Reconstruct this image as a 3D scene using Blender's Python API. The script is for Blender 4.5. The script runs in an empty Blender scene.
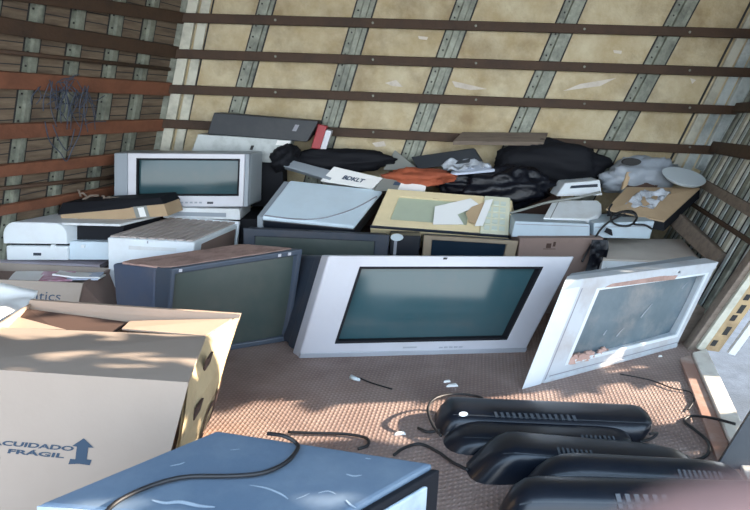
import bpy, math, random
from mathutils import Vector, noise
random.seed(7)
SC = bpy.context.scene
COL = SC.collection
V = Vector

# ------------------------------------------------------------------ camera model
H, PITCH, FPX = 0.90, math.radians(13.2), 640.0
RIGHT = V((1, 0, 0)); FWD = V((0, math.cos(PITCH), -math.sin(PITCH))); UP = V((0, math.sin(PITCH), math.cos(PITCH)))
EYE = V((0, 0, H))
def ray(px, py): return FWD + RIGHT*((px-375)/FPX) + UP*((255-py)/FPX)
def P(px, py, Y):
    d = ray(px, py); return EYE + d*(Y/d.y)
def F(px, py, z=0.0):
    d = ray(px, py); return EYE + d*((z-H)/d.z)
def onplane(px, py, o, n):
    d = ray(px, py); return EYE + d*((o-EYE).dot(n)/d.dot(n))

# ------------------------------------------------------------------ materials
MATS = {}
def mat(name, col, rough=.6, metal=0.0, dirt=None, damt=.35, dscale=6.0, bump=.0, bscale=60.0, col2=None, c2scale=12.0, spec=.5, streak=None, alpha=1.0, coat=0.0):
    if name in MATS: return MATS[name]
    m = bpy.data.materials.new(name); m.use_nodes = True; MATS[name] = m
    nt = m.node_tree; N = nt.nodes; L = nt.links
    b = N['Principled BSDF']
    b.inputs['Roughness'].default_value = rough; b.inputs['Metallic'].default_value = metal
    b.inputs['Specular IOR Level'].default_value = spec
    b.inputs['Coat Weight'].default_value = coat
    tc = N.new('ShaderNodeTexCoord')
    mp = N.new('ShaderNodeMapping'); L.new(tc.outputs['Object'], mp.inputs['Vector'])
    if streak: mp.inputs['Scale'].default_value = streak
    cur = None
    rgb = N.new('ShaderNodeRGB'); rgb.outputs[0].default_value = (*col, 1); cur = rgb.outputs[0]
    def layer(cur, c, scale, lo, hi, amt, detail=6):
        n = N.new('ShaderNodeTexNoise'); n.inputs['Scale'].default_value = scale; n.inputs['Detail'].default_value = detail
        n.inputs['Roughness'].default_value = .65
        L.new(mp.outputs[0], n.inputs['Vector'])
        r = N.new('ShaderNodeMapRange'); r.inputs['From Min'].default_value = lo; r.inputs['From Max'].default_value = hi
        r.inputs['To Max'].default_value = amt
        L.new(n.outputs['Fac'], r.inputs['Value'])
        x = N.new('ShaderNodeMix'); x.data_type = 'RGBA'
        L.new(r.outputs[0], x.inputs['Factor']); L.new(cur, x.inputs['A']); x.inputs['B'].default_value = (*c, 1)
        return x.outputs['Result']
    if col2: cur = layer(cur, col2, c2scale, .35, .68, 1.0)
    if dirt: cur = layer(cur, dirt, dscale, .45, .75, damt, 8)
    L.new(cur, b.inputs['Base Color'])
    if bump:
        n = N.new('ShaderNodeTexNoise'); n.inputs['Scale'].default_value = bscale; n.inputs['Detail'].default_value = 5
        L.new(mp.outputs[0], n.inputs['Vector'])
        bp = N.new('ShaderNodeBump'); bp.inputs['Strength'].default_value = bump; bp.inputs['Distance'].default_value = .01
        L.new(n.outputs['Fac'], bp.inputs['Height']); L.new(bp.outputs[0], b.inputs['Normal'])
    if alpha < 1: b.inputs['Alpha'].default_value = alpha
    return m
def M(n): return MATS[n]

def floor_mat():
    m = mat('rusty tread plate', (.29, .20, .17), .6, .0, dirt=(.15, .09, .08), damt=.7, dscale=3, col2=(.38, .28, .24), c2scale=5)
    nt = m.node_tree; N = nt.nodes; L = nt.links; b = N['Principled BSDF']
    tc = N.new('ShaderNodeTexCoord')
    sep = N.new('ShaderNodeSeparateXYZ'); L.new(tc.outputs['Object'], sep.inputs[0])
    def mth(op, a, b_=None):
        x = N.new('ShaderNodeMath'); x.operation = op
        for i, q in enumerate((a, b_)):
            if q is None: continue
            if hasattr(q, 'links'): L.new(q, x.inputs[i])
            else: x.inputs[i].default_value = q
        return x.outputs[0]
    k = 190.0
    s1 = mth('SINE', mth('MULTIPLY', mth('ADD', sep.outputs[0], mth('MULTIPLY', sep.outputs[1], .75)), k))
    s2 = mth('SINE', mth('MULTIPLY', mth('SUBTRACT', sep.outputs[0], mth('MULTIPLY', sep.outputs[1], .75)), k*1.6))
    h = mth('MAXIMUM', mth('MULTIPLY', s1, s2), 0.0)
    bp = N.new('ShaderNodeBump'); bp.inputs['Strength'].default_value = .55; bp.inputs['Distance'].default_value = .004
    L.new(h, bp.inputs['Height']); L.new(bp.outputs[0], b.inputs['Normal'])
    old = b.inputs['Base Color'].links[0].from_socket
    x = N.new('ShaderNodeMix'); x.data_type = 'RGBA'; x.blend_type = 'MULTIPLY'; x.inputs['Factor'].default_value = 1
    r = N.new('ShaderNodeMapRange'); r.inputs['To Min'].default_value = .85; r.inputs['To Max'].default_value = 1.15; L.new(h, r.inputs['Value'])
    L.new(old, x.inputs['A']); L.new(r.outputs[0], x.inputs['B']); L.new(x.outputs['Result'], b.inputs['Base Color'])
floor_mat()
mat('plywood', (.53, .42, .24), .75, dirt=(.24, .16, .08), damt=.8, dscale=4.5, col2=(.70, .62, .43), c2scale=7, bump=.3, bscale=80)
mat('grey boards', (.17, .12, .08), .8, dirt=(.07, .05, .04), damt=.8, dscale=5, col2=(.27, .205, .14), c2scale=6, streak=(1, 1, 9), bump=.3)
mat('galvanised', (.22, .235, .19), .5, .2, dirt=(.07, .08, .07), damt=.9, dscale=14, col2=(.36, .38, .31), c2scale=20, bump=.2)
mat('pale channel', (.60, .59, .49), .5, .15, dirt=(.20, .20, .16), damt=.7, dscale=12, bump=.1)
mat('slat metal', (.45, .52, .52), .4, .2, dirt=(.13, .15, .15), damt=.8, dscale=9, col2=(.68, .72, .70), c2scale=8, bump=.2)
mat('dark gap', (.03, .03, .03), .8)
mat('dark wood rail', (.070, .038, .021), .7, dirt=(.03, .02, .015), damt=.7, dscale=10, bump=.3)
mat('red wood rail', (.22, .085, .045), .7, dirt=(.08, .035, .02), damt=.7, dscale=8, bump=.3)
mat('old timber', (.24, .19, .15), .8, dirt=(.08, .06, .05), damt=.7, dscale=7, streak=(1, 5, 5), bump=.4)
mat('ochre timber', (.50, .36, .20), .8, dirt=(.12, .07, .04), damt=.8, dscale=9, bump=.3)
mat('white paint', (.72, .74, .76), .5)
mat('cardboard', (.46, .34, .26), .85, dirt=(.30, .20, .14), damt=.35, dscale=3, bump=.08, bscale=40)
mat('cardboard grey', (.40, .34, .29), .85, dirt=(.25, .19, .14), damt=.5, dscale=4, bump=.08)
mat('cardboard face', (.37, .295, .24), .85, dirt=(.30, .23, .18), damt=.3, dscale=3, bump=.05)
mat('cardboard dark', (.075, .042, .032), .9)  # darkened for the shade painted in the carton mouth; shared by print and boxes
mat('cardboard brown', (.27, .19, .16), .85, dirt=(.15, .10, .08), damt=.5, dscale=5)
mat('cardboard tan', (.50, .36, .22), .85, dirt=(.3, .2, .12), damt=.4, dscale=5)
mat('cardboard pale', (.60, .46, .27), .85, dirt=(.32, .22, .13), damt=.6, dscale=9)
mat('ink', (.05, .08, .13), .8)
mat('blue ink', (.035, .06, .095), .8)
mat('silver plastic', (.56, .57, .62), .38, .15, dirt=(.35, .33, .34), damt=.25, dscale=5)
mat('silver trim', (.36, .38, .42), .4, .15)
mat('dark shell', (.025, .038, .06), .5, dirt=(.12, .09, .08), damt=.4, dscale=6)
mat('blue grey shell', (.070, .095, .15), .45, dirt=(.16, .14, .14), damt=.4, dscale=6)
mat('blue grey frame', (.048, .068, .10), .45, dirt=(.10, .10, .10), damt=.4)
mat('glass screen', (.035, .085, .10), .13, spec=.55, dirt=(.10, .11, .11), damt=.3, dscale=4)
mat('green screen', (.045, .065, .060), .28, dirt=(.13, .12, .10), damt=.5, dscale=3, spec=.6)
mat('dusty screen', (.19, .24, .27), .28, dirt=(.48, .42, .38), damt=.8, dscale=5, col2=(.08, .13, .16), c2scale=4, spec=.6)
mat('off white', (.76, .80, .82), .45, dirt=(.42, .38, .34), damt=.5, dscale=6)
mat('white plastic', (.80, .86, .90), .42, dirt=(.45, .42, .40), damt=.3, dscale=5)
mat('bezel white', (.60, .64, .68), .5, dirt=(.34, .25, .20), damt=.6, dscale=6)
mat('blue white', (.68, .81, .90), .42, dirt=(.45, .5, .55), damt=.3, dscale=4)
mat('ridge top', (.50, .44, .41), .7, dirt=(.28, .20, .17), damt=.5, dscale=9)
mat('dust', (.50, .33, .28), .95, dirt=(.13, .08, .07), damt=.7, dscale=14, bump=.5, bscale=120)
mat('debris', (.55, .36, .30), .95, bump=.5, bscale=80, dirt=(.2, .1, .07))
mat('painted case', (.11, .165, .235), .6, .0, dirt=(.20, .26, .32), damt=.6, dscale=9, col2=(.14, .19, .26), c2scale=4, bump=.08)
mat('chipped paint', (.44, .52, .60), .6, dirt=(.25, .30, .36), damt=.9, dscale=16)
mat('black plastic', (.007, .010, .017), .30, dirt=(.035, .03, .03), damt=.35, dscale=6, spec=.45)
mat('vent grey', (.06, .068, .08), .5)
mat('dark glass', (.010, .022, .038), .12, spec=.6)
mat('cardboard top', (.66, .58, .50), .85, dirt=(.4, .33, .27), damt=.5, dscale=4)
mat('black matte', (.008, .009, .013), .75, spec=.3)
mat('black film', (.005, .006, .011), .36, bump=.9, bscale=22, spec=.4)
mat('charcoal', (.028, .034, .042), .55, dirt=(.09, .09, .09), damt=.4)
mat('galv sheet', (.46, .50, .50), .45, .2, dirt=(.22, .24, .24), damt=.6, dscale=20)
mat('cream plastic', (.82, .68, .42), .5, dirt=(.45, .35, .20), damt=.4, dscale=5)
mat('green window', (.45, .50, .38), .35, dirt=(.36, .40, .32), damt=.4, dscale=9)
mat('keypad', (.70, .70, .54), .5)
mat('key pale', (.62, .68, .60), .5)
mat('pale blue plastic', (.48, .58, .65), .45, dirt=(.35,.38,.40), damt=.4)
mat('paper', (.88, .88, .86), .8)
mat('paper blue', (.55, .62, .75), .7)
mat('magazine red', (.45, .10, .18), .5, col2=(.75, .55, .65), c2scale=14)
mat('gold frame', (.32, .25, .17), .5, .1, dirt=(.14, .11, .08), damt=.5)
mat('grey strip', (.28, .29, .33), .5)
mat('red plastic', (.42, .03, .04), .45, dirt=(.2, .02, .02))
mat('orange cloth', (.44, .11, .05), .8, dirt=(.22, .05, .03), damt=.6, dscale=12, bump=.5, bscale=30)
mat('grey film', (.33, .37, .42), .35, bump=.6, bscale=14, dirt=(.22, .25, .28), damt=.5, dscale=9)
mat('clear wrap', (.78, .84, .92), .15, bump=.9, bscale=50, alpha=.6, dirt=(.35, .38, .42), damt=.8, dscale=30)
mat('white film', (.72, .78, .82), .35, bump=.4, bscale=20)
mat('plate', (.60, .68, .72), .35)
mat('cable black', (.012, .012, .014), .5)
mat('cable grey', (.25, .26, .24), .5)
mat('net blue', (.07, .085, .12), .8)
mat('asphalt', (.045, .053, .065), .9, dirt=(.03, .035, .04), damt=.7, dscale=3, col2=(.075, .085, .10), c2scale=9, bump=.3)
mat('sill paint', (.36, .20, .15), .7, dirt=(.55, .48, .42), damt=.7, dscale=9)
mat('pale timber', (.74, .68, .60), .8, dirt=(.3, .2, .14), damt=.6, dscale=10)
mat('skin', (.20, .11, .095), .5, dirt=(.5, .2, .15), damt=.4, dscale=40)
mat('nail', (.68, .42, .36), .3)
mat('leaf', (.05, .12, .025), .6)
mat('bark', (.10, .07, .05), .9, bump=.5)
mat('roof sheet', (.35, .36, .36), .6)
mat('silver tv', (.40, .45, .48), .4, .15, dirt=(.28, .28, .28), damt=.3)
mat('grey panel', (.30, .34, .38), .5)
mat('lilac board', (.50, .46, .52), .6, dirt=(.3, .2, .2), damt=.4)

# ------------------------------------------------------------------ mesh builder
class MB:
    def __init__(s): s.v = []; s.f = []
    def add(s, vs, fs):
        o = len(s.v); s.v += [V(p) for p in vs]; s.f += [tuple(i+o for i in f) for f in fs]; return s
    def hexa(s, b, t):       # b: 4 bottom corners ccw, t: 4 top corners
        return s.add(list(b)+list(t), [(3,2,1,0), (4,5,6,7), (0,1,5,4), (1,2,6,5), (2,3,7,6), (3,0,4,7)])
    def prism(s, a, b):      # two matching outlines
        n = len(a)
        return s.add(list(a)+list(b), [tuple(range(n-1, -1, -1)), tuple(range(n, 2*n))]+[(i, (i+1) % n, n+(i+1) % n, n+i) for i in range(n)])
    def grid(s, pts, nu, nv):
        return s.add(pts, [(j*nu+i, j*nu+i+1, (j+1)*nu+i+1, (j+1)*nu+i) for j in range(nv-1) for i in range(nu-1)])
    def tube(s, pts, r, n=8, r2=None):
        pts = [V(p) for p in pts]; k = len(pts); vs = []
        ref = V((0, 0, 1))
        for i, p in enumerate(pts):
            t = (pts[min(i+1, k-1)]-pts[max(i-1, 0)]).normalized()
            a = t.cross(ref)
            if a.length < .05: a = t.cross(V((1, 0, 0)))
            a.normalize(); b = a.cross(t)
            rr = r if r2 is None else r+(r2-r)*i/(k-1)
            for j in range(n):
                q = 2*math.pi*j/n; vs.append(p+(a*math.cos(q)+b*math.sin(q))*rr)
        fs = [(i*n+j, i*n+(j+1) % n, (i+1)*n+(j+1) % n, (i+1)*n+j) for i in range(k-1) for j in range(n)]
        fs += [tuple(range(n-1, -1, -1)), tuple((k-1)*n+j for j in range(n))]
        return s.add(vs, fs)
def smooth_path(pts, sub=6):
    pts = [V(p) for p in pts]; out = []
    for i in range(len(pts)-1):
        p0 = pts[max(i-1, 0)]; p1 = pts[i]; p2 = pts[i+1]; p3 = pts[min(i+2, len(pts)-1)]
        for k in range(sub):
            t = k/sub
            out.append(.5*((2*p1)+(p2-p0)*t+(2*p0-5*p1+4*p2-p3)*t*t+(3*p1-p0-3*p2+p3)*t**3))
    out.append(pts[-1]); return out

def tag(o, label=None, cat=None, group=None, kind=None):
    if label: o['label'] = label
    if cat: o['category'] = cat
    if group: o['group'] = group
    if kind: o['kind'] = kind
    return o
WLOC = {}
def thing(name, label, cat, loc, group=None):
    o = bpy.data.objects.new(name, None); COL.objects.link(o); o.location = loc
    o.empty_display_size = .05
    WLOC[o.name] = V(loc); return tag(o, label, cat, group)
def part(mb, name, m, parent=None, bevel=0.0, smooth=False, loc=None, solid=0.0, sub=0, label=None, seg=2):
    me = bpy.data.meshes.new(name)
    base = WLOC[parent.name] if parent is not None else (V(loc) if loc is not None else V((0, 0, 0)))
    me.from_pydata([tuple(v-base) for v in mb.v], [], mb.f); me.validate(); 
    import bmesh
    bm = bmesh.new(); bm.from_mesh(me); bmesh.ops.recalc_face_normals(bm, faces=bm.faces)
    if smooth:
        for f in bm.faces: f.smooth = True
    bm.to_mesh(me); bm.free()
    me.materials.append(M(m) if isinstance(m, str) else m)
    o = bpy.data.objects.new(name, me); COL.objects.link(o)
    if parent is not None:
        o.parent = parent; WLOC[o.name] = base
    else:
        o.location = base; WLOC[o.name] = base
    if solid:
        q = o.modifiers.new('solid', 'SOLIDIFY'); q.thickness = solid; q.offset = 0
    if bevel:
        q = o.modifiers.new('bevel', 'BEVEL'); q.width = bevel; q.segments = seg; q.limit_method = 'ANGLE'; q.angle_limit = .6
        q.use_clamp_overlap = True
    if sub:
        q = o.modifiers.new('sub', 'SUBSURF'); q.levels = sub; q.render_levels = sub
    if label: o['label'] = label
    return o

class Cage:
    """box given by eight corners; u right, v up, w away from the viewer"""
    def __init__(s, bl, br, tr, tl, bbl=None, bbr=None, btr=None, btl=None, off=None):
        s.f = [V(bl), V(br), V(tr), V(tl)]
        if off is not None:
            off = V(off); s.b = [p+off for p in s.f]
        else: s.b = [V(bbl), V(bbr), V(btr), V(btl)]
    def __call__(s, u, v, w):
        def q(c): return c[0]*(1-u)*(1-v)+c[1]*u*(1-v)+c[2]*u*v+c[3]*(1-u)*v
        return q(s.f)*(1-w)+q(s.b)*w
    def base(s):
        p = (s.f[0]+s.f[1]+s.b[0]+s.b[1])/4; z = min(c.z for c in s.f+s.b); return V((p.x, p.y, z))
    def box(s, mb, u0, u1, v0, v1, w0, w1):
        return mb.hexa([s(u0,v0,w0), s(u1,v0,w0), s(u1,v0,w1), s(u0,v0,w1)], [s(u0,v1,w0), s(u1,v1,w0), s(u1,v1,w1), s(u0,v1,w1)])
    def ring(s, mb, o, i, w0, w1):      # frame: outer/inner rects (u0,u1,v0,v1) between depths
        a = [(o[0],o[2]), (o[1],o[2]), (o[1],o[3]), (o[0],o[3])]; b = [(i[0],i[2]), (i[1],i[2]), (i[1],i[3]), (i[0],i[3])]
        vs = [s(u,v,w0) for u,v in a]+[s(u,v,w0) for u,v in b]+[s(u,v,w1) for u,v in a]+[s(u,v,w1) for u,v in b]
        fs = []
        for k in range(4):
            n = (k+1) % 4
            fs += [(k,n,4+n,4+k), (8+k,12+k,12+n,8+n), (k,8+k,8+n,n), (4+k,4+n,12+n,12+k)]
        return mb.add(vs, fs)
    def bulge(s, mb, r, w, d, n=9, wb=None):   # curved picture-tube face, closed at the back
        u0, u1, v0, v1 = r; pts = []
        for j in range(n):
            for i in range(n):
                a = i/(n-1)*2-1; b = j/(n-1)*2-1
                pts.append(s(u0+(u1-u0)*i/(n-1), v0+(v1-v0)*j/(n-1), w-d*(1-.5*a*a-.5*b*b)))
        mb.grid(pts, n, n); return mb
def world_off(c, frac, meters): pass

def text_mesh(string, c, r, w, name, m, parent, bold=.02, label=None, face='front', flip=False, skew=0):
    cu = bpy.data.curves.new('t', 'FONT'); cu.body = string; cu.offset = bold; cu.resolution_u = 3; cu.fill_mode = 'FRONT'
    cu.extrude = .0
    ob = bpy.data.objects.new('t', cu); COL.objects.link(ob)
    bpy.context.view_layer.update()
    me0 = bpy.data.meshes.new_from_object(ob)
    xs = [v.co.x for v in me0.vertices]; ys = [v.co.y for v in me0.vertices]
    x0, x1, y0, y1 = min(xs), max(xs), min(ys), max(ys)
    mb = MB(); vs = []
    for v in me0.vertices:
        a = (v.co.x-x0)/(x1-x0); b = (v.co.y-y0)/(y1-y0)
        a2 = r[0]+(r[1]-r[0])*a; b2 = r[2]+(r[3]-r[2])*b+skew*a
        if face == 'front': vs.append(c(a2, b2, w))
        elif face == 'right': vs.append(c(w, b2, a2))
        elif face == 'top': vs.append(c(a2, w, b2))
    mb.add(vs, [tuple(p.vertices) for p in me0.polygons])
    bpy.data.objects.remove(ob); bpy.data.curves.remove(cu); bpy.data.meshes.remove(me0)
    return part(mb, name, m, parent, label=label)

# ------------------------------------------------------------------ the truck body
def structure(o, name=None):
    o['kind'] = 'structure'; return o
YB = 3.40
BL0, BL1 = V((-1.34, YB, 0)), V((-.876, YB, 1.72))
BR0, BR1 = V((1.48, YB, 0)), V((2.25, YB, 1.72))
DL, DR = V((-.42, -1, 0)), V((-.22, -1, 0))
LTH = 3.4
sa, sb = F(700, 356), F(753, 470); sd = (sb-sa)/(sa.y-sb.y)
fl_out = [V((-2.9, -.15, 0)), sb+sd*(sb.y+.15), V((sa.x+.03, sa.y+.03, 0)), V((BR0.x+.04, YB+.05, 0)), V((-1.6, YB+.05, 0))]
mb = MB().prism([p-V((0, 0, .05)) for p in fl_out], fl_out)
structure(part(mb, 'floor', 'rusty tread plate'))
# back wall: plywood sheet with leaning metal studs and horizontal rails
def slab(pts, n, t): # extrude quad by -n*t
    return MB().hexa(pts, [p+n*t for p in pts])
back = structure(part(slab([BL0+V((-.05,0,0)), BR0+V((.05,0,0)), BR1+V((.05,0,0)), BL1+V((-.05,0,0))], V((0, 1, 0)), .03), 'wall_back', 'plywood'))
NB = V((0, -1, 0)); OB = V((0, YB, 0))
def wp(px, py, o, n, lift): return onplane(px, py, o, n)+n*lift
def bar(parent, name, m, a0, a1, w, o, n, l0, l1, vert=False, bevel=.002):
    """bar on a wall plane: centre line a0->a1 in picture points, w = width in metres, l0..l1 lift from the wall"""
    p, q = onplane(*a0, o, n), onplane(*a1, o, n)
    t = (q-p).normalized(); s = t.cross(n).normalized()*(w/2)
    mb = MB().hexa([p-s+n*l0, p+s+n*l0, p+s+n*l1, p-s+n*l1], [q-s+n*l0, q+s+n*l0, q+s+n*l1, q-s+n*l1])
    return part(mb, name, m, parent, bevel=bevel)
def stud(parent, a0, a1, w, o, n):
    """hat-section metal stud: two flanges and a raised web with dark rivets"""
    p, q = onplane(*a0, o, n), onplane(*a1, o, n)
    e = (q-p); p = p-e*.42; q = q+e*1.3
    if q.z < .0: q = p+(q-p)*((p.z)/(p.z-q.z))
    t = (q-p).normalized(); s = t.cross(n).normalized()
    prof = [(-.5, .002), (-.5, .005), (-.24, .005), (-.20, .020), (.12, .020), (.16, .005), (.5, .005), (.5, .002), (.13, .002), (.09, .016), (-.17, .016), (-.21, .002)]
    mb = MB().prism([p+s*a*w+n*l for a, l in prof], [q+s*a*w+n*l for a, l in prof])
    o1 = part(mb, 'stud', 'galvanised', parent)
    mb = MB(); L = (q-p).length; k = 0
    while k*.055 < L:
        c = p+t*(k*.055)+s*(.32*w)+n*.006; mb.hexa([c-s*.004-t*.004, c+s*.004-t*.004, c+s*.004+t*.004, c-s*.004+t*.004], [c-s*.003-t*.003+n*.003, c+s*.003-t*.003+n*.003, c+s*.003+t*.003+n*.003, c-s*.003+t*.003+n*.003]); k += 1
    part(mb, 'rivet_row', 'dark gap', o1)
    for sg in (-.54, -.30, .53):
        mb = MB(); a = s*(sg*w); d = s*.005
        mb.hexa([p+a-d, p+a+d, p+a+d+n*.002, p+a-d+n*.002], [q+a-d, q+a+d, q+a+d+n*.002, q+a-d+n*.002])
        part(mb, 'edge_gap', 'dark gap', o1)
for a0, a1, w in [((268,0), (236,115), .070), ((367,0), (330,125), .085), ((467,0), (411,155), .090), ((576,0), (516,140), .092), ((688,0), (608,152), .095)]:
    stud(back, a0, a1, w, OB, NB)
for pts in ([(563,91),(580,84),(616,78),(600,86),(585,88)], [(452,81),(462,83),(487,89),(470,90),(455,87)], [(385,83),(396,80),(403,87),(392,86)], [(613,50),(622,51),(621,54),(614,53)], [(418,36),(428,37),(427,40),(419,39)], [(690,78),(696,80),(692,84)], [(372,143),(384,141),(386,146),(376,147)]):
    pp = [onplane(x, y, OB, NB)+NB*.0015 for x, y in pts]
    part(MB().add(pp, [tuple(range(len(pp)))]), 'scrape', 'pale timber', back)
# corner channels, back left and back right
for x0, x1, w, l, m in [(187, 158, .05, .006, 'galvanised'), (197, 168, .05, .03, 'pale channel'), (209, 180, .045, .010, 'pale channel')]:
    bar(back, 'corner_channel', m, (x0, -10), (x1-12, 205), w, OB, NB, .001, l)
bar(back, 'edge_gap', 'dark gap', (216, -10), (171, 205), .008, OB, NB, .001, .003)
for x0, x1, w, l, m in [(754, 665, .012, .004, 'dark gap'), (762, 673, .045, .02, 'pale channel'), (775, 686, .045, .01, 'slat metal'), (788, 699, .06, .03, 'slat metal')]:
    bar(back, 'corner_channel', m, (x0, -5), (x1, 170), w, OB, NB, .001, l)
for y0, y1 in [(18.5, 35), (54, 73), (89, 110), (123, 149.5)]:
    r = bar(back, 'rail', 'dark wood rail', (183-.19*y0, y0), (799-.567*y1, y1+(y1-y0)*.02), .045, OB, NB, .022, .045, bevel=.004)
    p, q = onplane(186, y0, OB, NB), onplane(750, y1, OB, NB)
    mb = MB()
    for k in (.16, .33, .51, .70, .885):
        c = p.lerp(q, k)+NB*.0455; mb.tube([c, c+NB*.003], .006, 8)
    part(mb, 'bolt_row', 'galvanised', r)

# left wall
NL = (DL.cross(BL1-BL0)).normalized()
if NL.x < 0: NL = -NL
OL = BL0
near = DL*LTH
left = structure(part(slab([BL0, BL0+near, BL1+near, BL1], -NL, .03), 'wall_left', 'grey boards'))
def lstud(a0, a1, w): stud(left, a0, a1, w, OL, NL)
for a0, a1, w in [((-8,0), (-38,190), .07), ((38,0), (10,205), .065), ((80,0), (54,190), .07), ((119,0), (95,165), .075), ((153,0), (127,150), .08)]:
    lstud(a0, a1, w)
# seams between the boards
for k in range(26):
    y0 = -75+k*11.5; y1 = 100+(y0-100)*.66
    bar(left, 'board_seam', 'dark gap', (-60, y0-(y1-y0)*.35), (182-.19*y1, y1), .004, OL, NL, .0005, .0015, bevel=0)
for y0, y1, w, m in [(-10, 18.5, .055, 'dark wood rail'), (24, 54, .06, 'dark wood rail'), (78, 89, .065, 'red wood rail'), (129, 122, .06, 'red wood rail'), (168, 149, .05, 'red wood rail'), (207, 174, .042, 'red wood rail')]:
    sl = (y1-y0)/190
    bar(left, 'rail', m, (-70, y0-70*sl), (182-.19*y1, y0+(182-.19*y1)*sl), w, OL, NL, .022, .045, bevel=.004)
for y0, y1 in [(50, 70), (186, 168)]:
    sl = (y1-y0)/185
    p, q = onplane(-60, y0-60*sl, OL, NL)+NL*.03, onplane(165, y0+165*sl, OL, NL)+NL*.03
    part(MB().tube([p, q], .009, 8), 'rod', 'dark wood rail', left, smooth=True)

# right wall: metal slats up to the side-door opening
NR = (DR.cross(BR1-BR0)).normalized()
if NR.x > 0: NR = -NR
OR_ = BR0
JY = 2.30
jamb = DR*(YB-JY)
right = structure(part(slab([BR0, BR0+jamb, BR1+jamb, BR1], -NR, .03), 'wall_right', 'dark gap'))
ns = 15
for i in range(ns):
    t0, t1 = (i+.10)/ns, (i+(.72 if i % 2 else .55))/ns
    a, b = BR0+jamb*t0, BR0+jamb*t1; c, d = BR1+jamb*t0, BR1+jamb*t1
    m = ['slat metal', 'galvanised', 'slat metal', 'pale channel'][i % 4]; l = .012 if i % 2 else .006
    part(MB().hexa([a, b, b+NR*l, a+NR*l], [c, d, d+NR*l, c+NR*l]), 'slat', m, right, bevel=.002)
def rrail(a0, a1, w, l, m):
    return bar(right, 'rail', m, a0, a1, w, OR_, NR, .013, l, bevel=.004)
rrail((716, 149), (800, 162), .06, .035, 'dark wood rail')
rrail((703, 183), (765, 218), .045, .035, 'old timber')
rrail((740, 110), (800, 108), .05, .035, 'dark wood rail')
rrail((762, 72), (800, 64), .05, .035, 'dark wood rail')
rrail((696, 206), (760, 247), .02, .03, 'dark wood rail')
# a loose net of wire tied to the right wall rails
# heavy timber lying against the right wall
c = Cage(P(668,224,2.98), P(712,266,2.52), P(722,252,2.50), P(678,212,2.96), off=(.05, .03, -.02))
part(c.box(MB(), 0, 1, 0, 1, 0, 1), 'timber_beam', 'old timber', bevel=.006, loc=c.base())
tag(bpy.data.objects['timber_beam'], 'weathered grey-brown timber beam leaning along the side wall above the broken television', 'beam')
# jamb of the side-door opening (leaning frame, plain post + ochre board + white edge)
j = structure(thing('trim_1', 'side door jamb', 'trim', F(697, 348)))
del j['label']; del j['category']
def strip(pb, pt, w0, w1, name, m, parent, dep=.05):
    (b, t) = (V(pb), V(pt))
    return None
def jpiece(xb0, xb1, yb, xt0, xt1, yt, Y, dep, name, m, zb=None):
    k = 2.0; xt0 = xb0+(xt0-xb0)*k; xt1 = xb1+(xt1-xb1)*k; yt = yb+(yt-yb)*k
    c = Cage(P(xb0, yb, Y), P(xb1, yb+2, Y), P(xt1, yt, Y+.03), P(xt0, yt, Y+.03), off=(.012, dep, 0))
    return part(c.box(MB(), 0, 1, 0, 1, 0, 1), name, m, j, bevel=.002), c
jpiece(687, 697, 350, 782, 792, 215, 2.27, .06, 'dark_post', 'old timber')
jpiece(697, 704, 349, 792, 799, 215, 2.25, .06, 'grey_post', 'pale channel')
ob, cj = jpiece(704, 719, 350, 799, 816, 215, 2.25, .03, 'ochre_board', 'ochre timber')
mb = MB()
for k, (u, v) in enumerate([(.3, .04), (.55, .13), (.4, .24), (.5, .30), (.35, .40), (.6, .44), (.5, .53)]):
    cj.box(mb, u-.15, u+.18, v/2, v/2+.022+.01*(k % 2), -.08, .1)
part(mb, 'dark_slots', 'dark gap', j)
jpiece(728, 735, 354, 818, 826, 230, 2.22, .03, 'white_edge', 'white paint')
# sill along the floor edge of the opening
s0, s1 = F(692, 358), F(742, 478)
s0b, s1b = F(706, 354), F(760, 470)
e = s1-s0; s1 = s1+e*.25; e2 = s1b-s0b; s1b = s1b+e2*.25
sill = structure(part(MB().hexa([s0, s1, s1b, s0b], [s0+V((0,0,.022)), s1+V((0,0,.022)), s1b+V((0,0,.022)), s0b+V((0,0,.022))]), 'trim_2', 'pale timber', bevel=.003))
e0, e1, e2_, e3 = F(680, 361), F(722, 478), F(741, 478), F(691, 358)
# plank leaning between the broken television and the jamb
c = Cage(P(677, 348, 2.36), P(690, 350, 2.36), P(708, 311, 2.40), P(696, 302, 2.40), off=(.0, .02, 0))
sp_ = part(c.box(MB(), 0, 1, 0, 1, 0, 1), 'wooden_plank', 'old timber', bevel=.002, loc=c.base()); tag(sp_, 'short weathered plank leaning between broken television and door jamb', 'plank')
structure(part(MB().hexa([e0, e1, e2_, e3], [p+V((0,0,.012)) for p in (e0, e1, e2_, e3)]), 'trim_3', 'sill paint', bevel=.002))
# dark post at the near side of the opening
c = Cage(F(712, 474), F(752, 474), P(1000, 65, 1.66), P(966, 65, 1.66), off=(.02, .03, 0))
structure(part(c.box(MB(), 0, 1, 0, 1, 0, 1), 'trim_4', 'charcoal', bevel=.003))
# roof over the load, near part of right wall
pr = [BL1+V((0,.03,0)), BR1+V((0,.03,0)), BR1+DR*3.3, BL1+DL*3.3]
structure(part(MB().hexa(pr, [p+V((0,0,.03)) for p in pr]), 'ceiling', 'roof sheet'))
# ground outside
structure(part(MB().hexa([V((-14,-8,-1.05)), V((14,-8,-1.05)), V((14,12,-1.05)), V((-14,12,-1.05))], [V((-14,-8,-1)), V((14,-8,-1)), V((14,12,-1)), V((-14,12,-1))]), 'ground', 'asphalt'))

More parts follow.
